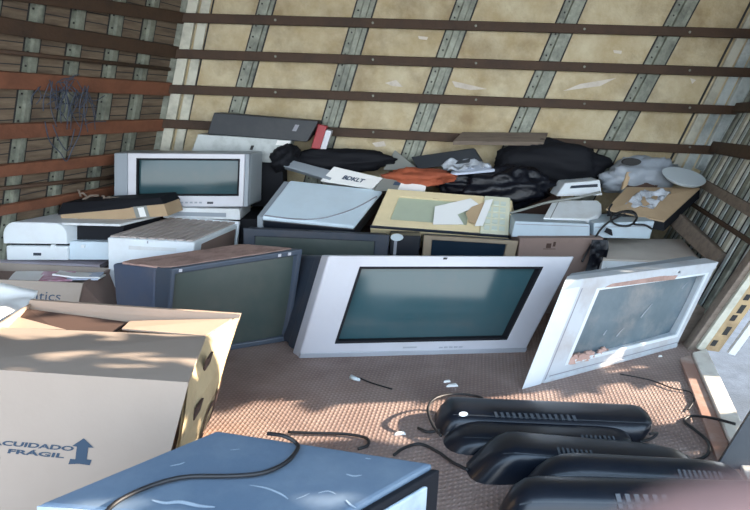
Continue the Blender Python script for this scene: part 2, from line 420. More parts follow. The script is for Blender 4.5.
# ------------------------------------------------------------------ helpers for things
def solid_box(name, label, cat, c, m, bevel=.004, group=None):
    o = part(c.box(MB(), 0, 1, 0, 1, 0, 1), name, m, bevel=bevel, loc=c.base()); return tag(o, label, cat, group)
def sheet(name, m, corners, label, cat, nu=12, nv=10, amp=.01, sc=9, thick=.002, seed=0, parent=None, smooth=False, fold=0):
    a, b, c_, d = corners
    n = (b-a).cross(d-a).normalized(); pts = []
    for jj in range(nv):
        for i in range(nu):
            u = i/(nu-1); v = jj/(nv-1)
            p = a*(1-u)*(1-v)+b*u*(1-v)+c_*u*v+d*(1-u)*v
            k = noise.noise(p*sc+V((seed*3.1, 0, 0)))
            pts.append(p+n*(k*amp+abs(k)*fold))
    mb = MB().grid(pts, nu, nv)
    if parent is not None: return part(mb, name, m, parent, solid=thick, smooth=smooth)
    o = part(mb, name, m, solid=thick, smooth=smooth, loc=(a+b+c_+d)/4); return tag(o, label, cat)
def blob(name, m, centre, rx, ry, rz, label, cat, amp=.3, sc=5, seed=0, lean=.3, flat=True, parent=None, n=28, sm=True, zfloor=None):
    vs = []; fs = []
    for jj in range(n+1):
        th = math.pi*jj/n
        for i in range(2*n):
            ph = math.pi*i/n
            d = V((math.sin(th)*math.cos(ph), math.sin(th)*math.sin(ph), math.cos(th)))
            q = d*sc/3+V((seed*7.3, seed*1.7, 0))
            k = 1+amp*(noise.noise(q)+.5*abs(noise.noise(q*2.7))+.35*noise.noise(q*6))
            p = V((d.x*rx*k, d.y*ry*k, d.z*rz*k)); p.x += p.z*lean
            if zfloor is not None and p.z < zfloor: p.z = zfloor
            vs.append(V(centre)+p)
    for jj in range(n):
        for i in range(2*n):
            a = jj*2*n+i; b = jj*2*n+(i+1) % (2*n); fs.append((a, b, b+2*n, a+2*n))
    o = part(MB().add(vs, fs), name, m, parent, smooth=sm, loc=centre)
    return tag(o, label, cat) if parent is None else o
def cable(name, pts, r, label, m='cable black', cat='cable'):
    pts = smooth_path(pts)
    o = part(MB().tube(pts, r, 8), name, m, smooth=True, loc=pts[0]); return tag(o, label, cat)

# ------------------------------------------------------------------ big silver television (centre)
bl, br = F(299, 358), F(525, 352)
c = Cage(bl, br, P(575, 256.5, br.y+.05), P(329, 255.5, bl.y+.03), bbl=bl+V((-.20,.30,.0)), bbr=br+V((-.10,.28,.02)), btr=P(575,256.5,br.y+.05)+V((-.14,.34,-.09)), btl=P(329,255.5,bl.y+.03)+V((-.20,.32,-.06)))
t = thing('television', 'large silver tube television with wide speaker borders standing upright on the rusty floor', 'television', c.base())
W0, W1, Q0, Q1 = .14, .885, .145, .885
part(c.ring(MB(), (0, 1, 0, 1), (W0, W1, Q0, Q1), 0, .16), 'front_frame', 'silver plastic', t, bevel=.006, seg=3)
scr = part(c.bulge(MB(), (W0-.01, W1+.01, Q0-.01, Q1+.01), .10, .03), 'screen', 'glass screen', t, smooth=True)
part(c.ring(MB(), (W0-.004, W1+.004, Q0-.01, Q1+.01), (W0+.006, W1-.006, Q0+.014, Q1-.014), -.003, .08), 'screen_rim', 'black matte', t)
part(c.box(MB(), .01, .99, .02, .985, .16, .34), 'shell_front', 'dark shell', t, bevel=.008)
vs0 = [c(.02,.03,.34), c(.98,.03,.34), c(.98,.98,.34), c(.02,.98,.34)]; vs1 = [c(.04,.0,1), c(.88,.0,1), c(.86,.9,1), c(.02,.97,1)]
part(MB().prism(vs0, vs1), 'back_shell', 'dark shell', t, bevel=.008)
part(c.box(MB(), .0, 1, .0, .045, -.012, .02), 'lower_lip', 'silver trim', t, bevel=.002)
mb = MB()
for k in range(5): c.box(mb, .60+.022*k, .615+.022*k, .065, .08, -.008, 0)
part(mb, 'button_row', 'silver trim', t)
part(c.box(MB(), .44, .50, .072, .088, -.004, 0), 'badge', 'silver trim', t)
part(c.box(MB(), .46, .475, .965, .985, -.005, .002), 'rim_nick', 'dark gap', t)

# ------------------------------------------------------------------ dark television on the left
bl, br = F(164, 361), F(289, 341); tl, tr = P(172, 269, bl.y+.01), P(303, 249, br.y+.01)
o_ = V((-.27, .15, -.012))
c = Cage(bl, br, tr, tl, bbl=bl+V((-.22, .15, 0)), bbr=br+o_+V((0,0,.012)), btr=tr+o_, btl=tl+o_)
t = thing('television', 'dark blue-grey tube television with dusty red top and murky green screen', 'television', c.base())
part(c.ring(MB(), (0, 1, 0, 1), (.03, .965, .06, .94), 0, .26), 'front_frame', 'blue grey frame', t, bevel=.004)
part(c.bulge(MB(), (.025, .97, .05, .95), .07, .05), 'screen', 'green screen', t, smooth=True)
part(c.box(MB(), 0, 1, 0, .985, .265, 1), 'case', 'blue grey shell', t, bevel=.008)
# dusty top
ring0 = []
for k in range(40):
    a = 2*math.pi*k/40
    u = .5+.485*max(-1, min(1, 1.35*math.cos(a)))*(1+.03*noise.noise(V((k*.9, 0, 0)))); w = .52+.42*max(-1, min(1, 1.35*math.sin(a)))*(1+.12*noise.noise(V((k*.7, 3, 0))))
    ring0.append((u, w))
part(MB().prism([c(u, .984, w) for u, w in ring0], [c(u, 1.0+.006, w) for u, w in ring0]), 'dust_layer', 'dust', t, label='rust-red dust caked on the top')
for u in (.05, .80, .88): part(c.box(MB(), u, u+.02, .955, .985, -.01, 0), 'chip_mark', 'silver plastic', t)

# ------------------------------------------------------------------ broken white television on the right
bl, br = F(522, 389), F(676, 347); tl, tr = P(565, 281, bl.y+.03), P(718, 262, br.y+.03)
o_ = V((-.075, .15, -.005))
c = Cage(bl, br, tr, tl, bbl=bl+V((.05,.14,0)), bbr=br+V((-.03,.13,0)), btr=tr+V((-.03, .13, -.0)), btl=tl+V((.05, .12, 0)))
t = thing('television', 'broken white tube television with jagged cracked top edge beside the side door opening', 'television', c.base())
U0, U1, Z0, Z1 = .225, .955, .15, .885
part(c.ring(MB(), (0, 1, 0, .93), (U0, U1, Z0, Z1-.01), 0, .35), 'front_frame', 'bezel white', t, bevel=.006)
part(c.bulge(MB(), (U0-.02, U1+.02, Z0-.02, Z1+.04), .33, .14), 'screen', 'dusty screen', t, smooth=True, label='dusty grey glass')
part(c.ring(MB(), (U0-.012, U1+.012, Z0-.015, Z1), (U0+.008, U1-.008, Z0+.02, Z1-.02), -.012, .05), 'screen_rim', 'white plastic', t)
# jagged remains of the top bezel
top = [(0, .92), (.18, .905), (.24, .925), (.33, .90), (.42, .915), (.55, .90), (.63, .925), (.70, .90), (.73, .96), (.75, .91), (.82, .90), (1, .92), (1, 1.0), (0, 1.0)]
part(MB().prism([c(u, v, -.02) for u, v in top], [c(u, v, .5) for u, v in top]), 'cracked_top_edge', 'bezel white', t)
cr = [(.26, .885), (.40, .875), (.55, .872), (.72, .865), (.73, .905), (.6, .925), (.45, .92), (.30, .915)]
part(MB().prism([c(u, v, -.024) for u, v in cr], [c(u, v, .02) for u, v in cr]), 'broken_edge', 'dust', t, label='brown exposed break')
part(c.box(MB(), 0, .105, 0, 1.0, -.02, .0), 'speaker_column', 'white plastic', t, bevel=.004)
for (u0, v0, u1, v1) in [(.62, .46, .66, .60), (.50, .30, .53, .38), (.84, .72, .86, .78), (.40, .35, .41, .40)]:
    p, q = c(u0, v0, .10), c(u1, v1, .10); p.y -= .012; q.y -= .012
    part(MB().tube([c(u0, v0, .12), c((u0+u1)/2, (v0+v1)/2+.01, .115), c(u1, v1, .12)], .002, 5, .001), 'scratch', 'silver trim', t)
part(c.box(MB(), .118, .125, .02, .97, -.003, .001), 'groove', 'grey strip', t)
part(c.box(MB(), .14, 1, .055, .065, -.004, .001), 'groove', 'grey strip', t)
part(c.box(MB(), .12, 1, -.0, .035, -.03, .0), 'lower_lip', 'bezel white', t, bevel=.003)
part(c.box(MB(), .01, .99, .0, .99, .36, 1), 'back_shell', 'grey panel', t, bevel=.01)
mb = MB()
for k in range(40):
    u = U0+.01+random.random()**1.6*.25; v = Z0-.01+random.random()*.045*(1-2.2*(u-U0)); p = c(u, v+.02, .02+random.random()*.12); r = .004+random.random()*.009
    mb.hexa([p+V((-r,-r,-r)), p+V((r,-r*.6,-r)), p+V((r*.8,r,-r)), p+V((-r,r,-r))], [p+V((-r*.4,-r*.7,r)), p+V((r*.7,-r*.3,r*.8)), p+V((r*.5,r*.6,r)), p+V((-r*.6,r*.5,r*.7))])
part(mb, 'debris', 'debris', t)

# ------------------------------------------------------------------ big open carton in the foreground
tfl, tfr = P(-70, 368, 1.22), P(188, 385, 1.24)      # front top edge
fbl, fbr = V((tfl.x-.08, 1.21, 0)), V((tfr.x-.10, 1.23, 0))
tbr, tbl = P(240, 317, 1.74), P(30, 303, 1.76)
bbr, bbl = F(203, 430), V((tbl.x-.10, 1.72, 0))
c = Cage(fbl, fbr, tfr, tfl, bbl=bbl, bbr=bbr, btr=tbr, btl=tbl)
t = thing('cardboard_box', 'big open cardboard box printed with fragile warning and upward arrows', 'box', c.base())
T_ = .006
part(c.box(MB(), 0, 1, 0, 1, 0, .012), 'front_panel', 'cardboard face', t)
part(c.box(MB(), 0, 1, 0, 1, .988, 1), 'back_panel', 'cardboard', t)
part(c.box(MB(), 0, .008, 0, 1, .012, .988), 'side_panel', 'cardboard', t)
# right panel bows outwards below, pinched in at the rim
def bowf(v, w): return .035*math.sin(math.pi*v)*math.sin(math.pi*(.15+.85*w))-.048*v**4*math.sin(math.pi*w**1.2)
n = 9; outer = []; inner = []
for jj in range(n):
    for i in range(n):
        w = i/(n-1); v = jj/(n-1); bow = bowf(v, w)
        outer.append(c(1, v, w)+V((bow, 0, 0))); inner.append(c(1, v, w)+V((bow-T_, 0, 0)))
mb = MB().grid(outer, n, n).grid(inner, n, n)
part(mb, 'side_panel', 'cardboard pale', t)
part(c.box(MB(), .01, .99, 0, .02, .01, .99), 'base_panel', 'cardboard', t)
# closed front flap, near half of the mouth
a, b = c(0, 1, 0), c(1, 1, 0); d, e_ = P(-60, 327, 1.56), P(206, 338, 1.56)
fl = MB().hexa([a, b, e_, d], [p+V((0, 0, .006)) for p in (a, b, e_, d)])
part(fl, 'top_flap', 'cardboard face', t)
# inner sloped flap seen in the mouth, right
a, b, d, e_ = P(122, 330, 1.60), P(205, 337, 1.57), P(232, 320, 1.72), P(130, 322, 1.72)
part(MB().hexa([a, b, d, e_], [p+V((0, 0, .004)) for p in (a, b, d, e_)]), 'inner_flap', 'cardboard', t)
q = [P(-30, 328, 1.60), P(66, 331, 1.60), P(10, 316, 1.68), P(-30, 330, 1.62)]
part(MB().hexa(q, [p+V((0, 0, .004)) for p in q]), 'inner_flap', 'cardboard', t)
q = [P(28, 309, 1.725), P(128, 322, 1.725), P(113, 333, 1.61), P(60, 332, 1.60), P(8, 317, 1.68)]  # dark sheet standing in for the shade inside the carton mouth
part(MB().prism(q, [p-V((0, 0, .004)) for p in q]), 'mouth_shade', 'cardboard dark', t, label='painted dark brown shade inside the mouth')
# back flap folded slightly out with a thick edge
part(c.box(MB(), 0, 1, .965, 1.03, .985, 1.012), 'back_flap', 'cardboard', t)
# right flap hanging outwards
m0, m1 = c(1, 1, .02), c(1, 1, .9)
# hand holes and strip edges
for v, w in ((.86, .40), (.66, .14)):
    q0 = c(1, v, w)+V((bowf(v, w)-.004, 0, 0)); mb = MB(); mb.hexa([q0, q0+V((0,.05,0)), q0+V((.006,.05,0)), q0+V((.006,0,0))], [q0+V((.01,0,.03)), q0+V((.01,.05,.03)), q0+V((.016,.05,.03)), q0+V((.016,0,.03))]); part(mb, 'hand_hole', 'cardboard dark', t)
text_mesh('GRA', type('B', (), {'__call__': lambda s, u, v, w: c(1, v, u)+V((bowf(v, u)+.003, 0, 0))})(), (.30, .92, .34, .60), 0, 'side_lettering', 'cardboard dark', t, bold=.01)
def fuv(px, py):   # picture point on the front panel -> (u,v)
    n_ = (c.f[1]-c.f[0]).cross(c.f[3]-c.f[0]); p = onplane(px, py, c.f[0], n_.normalized())
    # invert bilinear by a few newton steps
    u = v = .5
    for _ in range(12):
        q = c(u, v, 0); du = (c(u+.01, v, 0)-q)/.01; dv = (c(u, v+.01, 0)-q)/.01; e = p-q
        A = du.dot(du); B = du.dot(dv); D = dv.dot(dv); r1 = e.dot(du); r2 = e.dot(dv); det = A*D-B*B
        u += (r1*D-r2*B)/det; v += (r2*A-r1*B)/det
    return u, v
def print_text(s, p0, p1, hpx, name, bold=.03):
    """lettering whose base line runs p0 -> p1 in the picture"""
    class TT:
        def __call__(s_, a, b, w):
            px = p0[0]+(p1[0]-p0[0])*a+2.2*b; py = p0[1]+(p1[1]-p0[1])*a-hpx*b
            u, v = fuv(px, py); return c(u, v, 0)+V((0, -.0012, 0))
    return text_mesh(s, TT(), (0, 1, 0, 1), 0, name, 'blue ink', t, bold=bold)
print_text('CUIDADO', (1.5, 445), (73, 451), 4.8, 'printed_lettering', .035)
print_text('FRÁGIL', (7.5, 453), (64, 458), 5.6, 'printed_lettering', .035)
def arrow(dx, dy):
    pts = [(84, 438), (94, 447.5), (88.5, 447.3), (87, 459), (92, 459.6), (90, 465), (79, 463.5), (68.5, 464), (70.5, 458.5), (75.5, 459), (77, 446.5), (72.5, 445.5)]
    pp = [c(*fuv(x+dx, y+dy), 0)+V((0, -.0012, 0)) for x, y in pts]
    part(MB().add(pp, [tuple(range(len(pp)))]), 'printed_arrow', 'blue ink', t)
arrow(0, 0); arrow(-91.5, -2.5)

# ------------------------------------------------------------------ blue-grey metal case in the foreground
zt = .30
q1, q2, q0 = F(217, 430, zt), F(433, 463, zt), F(38, 504, zt)
q3 = F(320, 527, zt)
def down(p, z=0): return V((p.x-.04*(p.z-z), p.y, z))
# u: q0->q3 (front edge), w: front->back
c = Cage(down(q0), down(q3), q3, q0, bbl=down(q1), bbr=down(q2), btr=q2, btl=q1)
t = thing('computer_case', 'large scuffed blue-grey metal case lying flat in front of the big cardboard box', 'computer case', c.base())
part(c.box(MB(), 0, 1, .0, 1, 0, 1), 'body', 'painted case', t, bevel=.006)
part(c.box(MB(), -.004, .0, .9, .985, .0, .99), 'edge_trim', 'chipped paint', t)
part(c.box(MB(), .0, 1, .90, .99, -.006, .0), 'edge_trim', 'chipped paint', t)
part(c.box(MB(), 1.0, 1.035, .1, .97, .03, .99), 'bezel', 'black matte', t, bevel=.003)
part(c.box(MB(), 1.035, 1.055, .35, .93, .10, .82), 'bezel_panel', 'chipped paint', t, bevel=.003, label='white flaking panel')
def scuff(pts, w, name='scratch_mark'):
    pp = smooth_path([F(x, y, zt+.0012) for x, y in pts], 4); mb = MB()
    for i in range(len(pp)-1):
        d = (pp[i+1]-pp[i]).normalized(); s = V((-d.y, d.x, 0))
        f0 = .5*w*(.3+.7*math.sin(math.pi*i/(len(pp)-1))); f1 = .5*w*(.3+.7*math.sin(math.pi*(i+1)/(len(pp)-1)))
        mb.add([pp[i]-s*f0, pp[i]+s*f0, pp[i+1]+s*f1, pp[i+1]-s*f1], [(0, 1, 2, 3)])
    part(mb, name, 'chipped paint', t)
for pts, w in [([(249,485),(266,488),(281,494),(288,499)], .004), ([(152,500),(165,503),(180,502),(200,506),(215,507)], .008), ([(346,474),(354,476),(362,475)], .004), ([(170,466),(180,464),(185,462)], .003), ([(318,493),(328,491),(336,494)], .003), ([(346,500),(351,505),(356,508)], .004), ([(230,450),(240,449)], .002), ([(365,458),(371,459)], .003), ([(296,499),(304,496),(310,493)], .002)]:
    scuff(pts, w)
cable('power_cable', [F(106, 512, zt+.008), F(120, 500, zt+.008), F(150, 486, zt+.008), F(185, 477, zt+.008), F(230, 476, zt+.008), F(262, 473, zt+.008), F(285, 463, zt+.008), F(297, 450, zt+.008), F(296, 443, zt+.008), F(284, 436, zt+.02), F(268, 433.5, zt+.012)], .0038, 'black power cable lying in a curve over the blue-grey metal case')

# ------------------------------------------------------------------ five black slim cases in the right foreground
def loaf(label, fbl, fbr, tl, tr, yb, ends=(.16, .10), vents=(), label_oval=None, squash=.62, seg=22, nm='monitor_housing', flat=0.0, ridge=False):
    """long rounded black housing: front bottom edge on the floor, top line given in the picture"""
    a, b = F(*fbl), F(*fbr); dep = yb
    ta, tb = P(tl[0], tl[1], a.y+dep*.55), P(tr[0], tr[1], b.y+dep*.55)
    c = Cage(a, b, V((tb.x, b.y, tb.z)), V((ta.x, a.y, ta.z)), off=(0, dep, 0))
    t = thing(nm, label, 'monitor housing', c.base(), 'black slim housings on the floor')
    m = 14; pts = []
    def uu(i): return .5-.5*math.cos(math.pi*i/seg)*(1-.25*math.sin(math.pi*i/seg)**2)
    def prof(u):
        k = 1.0
        if u < ends[0]: x = 1-u/ends[0]; k = (1-x**2.6)**.42 if x < 1 else .0
        if u > 1-ends[1]: x = 1-(1-u)/ends[1]; k = (1-x**2.6)**.42 if x < 1 else .0
        return max(k, .12)
    def surf(u, q):      # q 0..1 from front bottom over the top to back bottom
        an = math.pi*q; co = math.cos(an); si = math.sin(an)
        k = prof(u); w = .5-.5*math.copysign(abs(co)**squash, co)*k; v = (abs(si)**squash)*(k**.6)
        return c(u, v, w)
    for jj in range(m+1):
        for i in range(seg+1): pts.append(surf(uu(i), jj/m))
    mb = MB().grid(pts, seg+1, m+1)
    mb.add([surf(0, jj/m) for jj in range(m+1)], [tuple(range(m+1))]); mb.add([surf(1, jj/m) for jj in range(m+1)], [tuple(range(m+1))])
    mb.add([c(.02, 0, .1), c(.98, 0, .1), c(.98, 0, .9), c(.02, 0, .9)], [(0, 1, 2, 3)])
    body = part(mb, 'shell', 'black plastic', t, smooth=True)
    mb = MB()
    for i in range(seg+1-4):
        u0 = uu(i+2); u1 = uu(i+3)
        p = [surf(u0, .27), surf(u1, .27), surf(u1, .29), surf(u0, .29)]; nn = V((0, -.5, .8)).normalized()*.0022
        mb.add([x+nn for x in p], [(0, 1, 2, 3)])
    part(mb, 'seam', 'charcoal', t)
    for (u0, u1, q0, q1, k) in vents:
        mb = MB()
        for i in range(k):
            ua = u0+(u1-u0)*i/k; ub = ua+(u1-u0)/k*.5; sk = .012
            nn = V((0, -.4, .9)).normalized()
            p = [surf(ua+sk, q0)+nn*.001, surf(ub+sk, q0)+nn*.001, surf(ub, q1)+nn*.001, surf(ua, q1)+nn*.001]
            mb.hexa(p, [x+nn*.003 for x in p])
        part(mb, 'vent_slats', 'vent grey', t)
    if label_oval:
        u, q, du, dq = label_oval
        pp = [surf(u+du*math.cos(x*math.pi/8), q+dq*math.sin(x*math.pi/8))+V((0, -.003, .002)) for x in range(16)]
        part(MB().add(pp, [tuple(range(16))]), 'sticker', 'plate', t, label='pale oval sticker')
    return t
loaf('black slim rounded housing farthest back, with a pale oval sticker on its end', (437, 436), (648, 444), (447, 401), (652, 410), .15, vents=[(.22, .62, .26, .36, 14)], label_oval=(.075, .30, .022, .05), ends=(.05, .06))
loaf('black rounded housing with raised vent panel, second from the back', (446, 455), (634, 458), (462, 425), (636, 430), .13, vents=[(.66, .86, .24, .40, 8)], ends=(.16, .22))
loaf('black angular housing with raised corner, vents on top, in the middle of its row', (470, 485), (700, 484), (500, 436), (702, 455), .13, vents=[(.26, .44, .28, .46, 8)], ends=(.10, .30), squash=.42)
loaf('black housing with vents near its right end, second from the front', (520, 513), (752, 512), (545, 454), (748, 466), .11, vents=[(.62, .84, .26, .40, 9)], ends=(.22, .2))
loaf('black housing nearest the camera, with an oval mark on its lid', (500, 548), (790, 545), (512, 480), (780, 486), .12, vents=[(.36, .56, .22, .38, 6)], ends=(.12, .1), label_oval=None)
# flat dark lid of the last housing gets its oval mark via a handle recess
# cables around them
z = .006
cable('cable', [F(441, 436, .02), F(432, 424, .03), F(428, 408, .05), F(436, 398, .05), F(455, 394, .045), F(480, 397, .05), F(486, 404, .06)], .004, 'thin black cable arching above the farthest slim black housing')
cable('cable', [F(288, 432, z), F(312, 433, z), F(345, 434, z), F(366, 438, z), F(368, 445, z), F(358, 449, z)], .0042, 'black cable looped on the floor behind the blue-grey case')
cable('cable', [F(394, 455, z), F(404, 448, z), F(420, 444, z), F(438, 452, z), F(452, 462, z), F(468, 470, z)], .0042, 'short thick black cable beside the right corner of the blue-grey case')
cable('cable', [F(418, 428, z), F(428, 432, z), F(440, 430, .012)], .0042, 'short black plug lead by the left end of the farthest housing')
cable('cable', [F(660, 463, .02), F(690, 461, z), F(707, 455, z), F(708, 442, z), F(695, 430, z), F(684, 421, z), F(692, 416, z), F(712, 418, .03), F(735, 424, .045)], .0042, 'black cable snaking over the floor to the door sill')
cable('cable', [F(640, 442, .02), F(652, 438, .02), F(657, 433, .03), F(650, 434, .04)], .004, 'bent black wire loop at the right end of the farthest housing')
cable('wire', [F(620, 374, z), F(650, 380, z), F(672, 388, z), F(690, 392, z), F(694, 400, z), F(688, 410, z)], .0022, 'thin dark wire lying on the floor below the broken white television', cat='wire')
cable('wire', [F(360, 378, z), F(372, 383, z), F(392, 389, z)], .0025, 'short dark wire with a pale plug on the rusty floor', cat='wire')
o = part(MB().tube([F(351, 377, .008), F(356, 379, .008), F(360, 380, .006)], .009, 8, .005), 'plug', 'plate', smooth=True, loc=F(355, 378)); tag(o, 'small pale plug lying on the rusty floor before the silver television', 'plug')
for k, (x, y, r) in enumerate([(452, 385, .010), (447, 381, .006), (400, 433, .008), (660, 356, .004)]):
    p = F(x, y, .003); a = k*1.1
    o = part(MB().hexa([p+V((-r*2, -r, -.003)), p+V((r*2, -r*.5, -.003)), p+V((r*1.5, r, -.003)), p+V((-r, r*.7, -.003))], [p+V((-r*1.8, -r*.8, .002)), p+V((r*1.8, -r*.4, .002)), p+V((r*1.3, r*.8, .003)), p+V((-r*.9, r*.5, .002))]), 'paper_scrap', 'paper', loc=p)
    tag(o, ['larger torn paper scrap on the floor before the silver television', 'tiny pale paper scrap beside the torn scrap on the floor', 'pale scrap on the floor beside the black cable loop', 'tiny scrap below the corner of the broken television'][k], 'scrap')

# ------------------------------------------------------------------ left: cartons, printer, white case
# carton of magazines
c = Cage(V((-1.42, 2.22, 0)), V((-1.15, 2.24, 0)), P(83, 283, 2.27), P(-14, 279, 2.27), bbl=V((-1.45, 2.5, 0)), bbr=V((-1.02, 2.5, 0)), btr=P(113, 268, 2.56), btl=P(-12, 262, 2.54))
t = thing('cardboard_box', 'open grey-tan cardboard box full of magazines behind the big box', 'box', c.base())
part(c.box(MB(), 0, 1, 0, 1, 0, .02), 'front_panel', 'cardboard grey', t)
part(c.box(MB(), 0, 1, 0, 1, .98, 1), 'back_panel', 'cardboard grey', t)
part(c.box(MB(), 0, .02, 0, 1, .02, .98), 'side_panel', 'cardboard grey', t)
part(c.box(MB(), .98, 1, 0, 1, .02, .98), 'side_panel', 'cardboard brown', t)
part(c.box(MB(), .02, .98, 0, .88, .02, .98), 'filling', 'cardboard brown', t)
text_mesh('Informatics', c, (.02, .80, .74, .87), -.012, 'printed_lettering', 'ink', t, bold=.0)
for k, (pts, m, lb) in enumerate([
    ([(8, 281), (38, 281), (46, 272), (16, 272)], 'paper', 'white magazine at the far left of the magazine box'),
    ([(34, 281), (72, 280), (76, 272), (44, 272)], 'magazine red', 'pink and red magazine on top in the magazine box'),
    ([(66, 280), (98, 279), (104, 273), (70, 273)], 'paper blue', 'pale blue leaflet on the magazine pile beside the red one'),
    ([(52, 275), (100, 278), (106, 275), (60, 271)], 'paper', 'long white sheet poking from the back of the magazine box')]):
    Yd = [2.33, 2.33, 2.42, 2.47]; q = [P(pts[0][0], pts[0][1], 2.32+.01*k), P(pts[1][0], pts[1][1], 2.32+.01*k), P(pts[2][0], pts[2][1], 2.47), P(pts[3][0], pts[3][1], 2.47)]
    sheet('magazine' if k < 3 else 'paper_sheet', m, q, lb, 'magazine' if k < 3 else 'paper', amp=.006, thick=.006, seed=k)
o = sheet('plastic_sheet', 'paper', [P(-24, 342, 1.52), P(3, 326, 1.60), P(38, 291, 1.86), P(-20, 287, 1.86)], 'shiny folded white plastic sheet between the big box and the magazine box', 'plastic sheet', nu=24, nv=18, amp=.05, sc=11, seed=3, smooth=True)
# lilac board under the printer
c = Cage(P(-14, 270, 2.60), P(100, 270, 2.60), P(100, 265, 2.60), P(-14, 261, 2.60), off=(0, .3, 0))
solid_box('flat_board', 'thin lilac-grey board under the white printer', 'board', c, 'lilac board', .002)
c = Cage(V((-1.55, 2.62, 0)), V((-1.18, 2.62, 0)), P(88, 271, 2.62), P(-14, 271, 2.62), off=(.08, .22, 0))
solid_box('cardboard_box', 'brown cardboard box in shade below the white printer', 'box', c, 'cardboard brown')
# printer
c = Cage(P(7, 260, 2.62), P(116, 260, 2.62), P(118, 224, 2.64), P(5, 221, 2.64), off=(.10, .26, 0))
t = thing('printer', 'white printer with rounded end and black paper slot by the left wall', 'printer', c.base())
def rr(u0, u1, v0, v1, ru, rv, side='both'):
    pts = []
    for cx, cy, a0 in ((u1-ru, v1-rv, 0), (u0+ru, v1-rv, 90), (u0, v0, None), (u1, v0, None)):
        if a0 is None: pts.append((cx, cy)); continue
        for k in range(7):
            a = math.radians(a0+k*15); pts.append((cx+ru*math.cos(a), cy+rv*math.sin(a)))
    return pts
ou = rr(0, .57, .44, 1.0, .11, .36)
part(MB().prism([c(u, v, -.05) for u, v in ou], [c(u, v, 1) for u, v in ou]), 'scanner_lid', 'white plastic', t, bevel=.004)
part(c.box(MB(), .01, .57, 0, .38, -.03, 1), 'lower_body', 'white plastic', t, bevel=.006)
part(c.box(MB(), .57, 1, 0, .50, 0, 1), 'paper_tray', 'blue white', t, bevel=.004)
part(c.box(MB(), .03, 1, .36, .45, .03, .9), 'gap', 'black matte', t)
part(c.box(MB(), .57, .99, .5, .93, .15, 1), 'slot_recess', 'black matte', t)
part(c.box(MB(), .5, 1.02, .93, 1.0, .0, 1), 'top_cover', 'off white', t, bevel=.003)
part(c.box(MB(), .26, .33, .13, .20, -.035, -.028), 'button', 'dark shell', t)
for u in (.42, .69): part(c.box(MB(), u, u+.03, .34, .42, -.03, .0), 'latch', 'white plastic', t)
# small shade box beside
# white ridged case
c = Cage(V((-1.10, 2.52, 0)), V((-.80, 2.52, 0)), P(195, 241, 2.54), P(107, 236, 2.54), bbl=V((-1.02, 2.90, 0)), bbr=V((-.68, 2.90, 0)), btr=P(239, 222, 2.91), btl=P(170, 217, 2.91))
t = thing('air_conditioner', 'white box-shaped appliance with ridged dusty top and hollow brown side', 'appliance', c.base())
part(c.box(MB(), 0, 1, 0, .985, 0, .97), 'body', 'white plastic', t, bevel=.006)
mb = MB()
for k in range(9): c.box(mb, .02+k*.108, .10+k*.108, .985, 1.004, .02, .98)
part(mb, 'ridged_top', 'ridge top', t, bevel=.002)
part(c.box(MB(), .0, 1.02, .4, 1.01, .965, 1.0), 'rear_rim', 'white plastic', t, bevel=.003)
part(c.box(MB(), 1.0, 1.004, .3, .93, .15, .92), 'side_opening', 'cardboard brown', t)
part(c.box(MB(), .25, .8, .87, .91, -.004, .0), 'front_recess', 'off white', t)
part(c.box(MB(), .46, .47, .945, .97, -.006, 0), 'screw', 'grey strip', t)
# cardboard strip with black device on the printer
c = Cage(P(62, 224, 2.72), P(168, 216, 2.76), P(164, 204, 2.78), P(60, 214, 2.74), off=(.02, .16, 0))
t = thing('cardboard_box', 'flat tan cardboard box with torn tape lying on the printer', 'box', c.base())
part(c.box(MB(), 0, 1, 0, 1, 0, 1), 'carton', 'cardboard tan', t, bevel=.002)
part(c.box(MB(), .70, .83, .02, 1.01, -.01, .02), 'tape', 'cable grey', t)
part(c.box(MB(), .74, .80, .1, .9, -.014, -.008), 'tape_label', 'paper', t)
c = Cage(P(57, 215, 2.73), P(165, 205.5, 2.78), P(160, 197, 2.80), P(62, 203, 2.77), off=(.02, .17, 0))
solid_box('flat_device', 'flat black device lying on the tan cardboard by the left wall', 'device', c, 'black matte', .004)
mb = MB()
for k in range(9):
    x = 80+random.random()*30; y = 194+random.random()*9; p = P(x, y, 2.86); q = p+V((random.uniform(-.05, .08), random.uniform(-.03, .03), random.uniform(-.02, .03)))
    mb.tube([p, (p+q)/2+V((0, 0, .01)), q], .005, 5)
o = part(mb, 'dry_twigs', 'old timber', loc=P(95, 200, 2.86)); tag(o, 'small heap of broken brown twigs on the flat black device', 'twigs', kind='stuff')
# blue net hanging from the left wall
mb = MB(); 
def LW(px, py, l=.05): return onplane(px, py, OL, NL)+NL*l
for k in range(26):
    x0 = random.uniform(26, 78); y0 = random.uniform(76, 90); x1 = x0+random.uniform(-14, 14); y1 = random.uniform(100, 128)
    l = .05+random.random()*.03
    mb.tube(smooth_path([LW(x0, y0, l), LW((x0+x1)/2+random.uniform(-9, 9), (y0+y1)/2, l+.01), LW(x1, y1, l)], 4), .0022, 5)
for k in range(14):
    x0 = random.uniform(30, 75); y0 = random.uniform(78, 122); l = .055+random.random()*.02
    mb.tube(smooth_path([LW(x0, y0, l), LW(x0+8, y0+random.uniform(-6, 8), l), LW(x0+random.uniform(12, 22), y0+random.uniform(-8, 8), l)], 4), .002, 5)
mb.tube(smooth_path([LW(36, 118), LW(41, 138), LW(52, 150), LW(58, 158), LW(64, 146), LW(72, 128), LW(76, 100)], 6), .0025, 6)
mb.tube(smooth_path([LW(44, 122), LW(52, 140), LW(60, 147), LW(66, 126)], 6), .0025, 6)
o = part(mb, 'tangled_netting', 'net blue', smooth=True, loc=LW(52, 110)); tag(o, 'tangle of dark blue cord netting tied over the left wall rails', 'netting', kind='stuff')

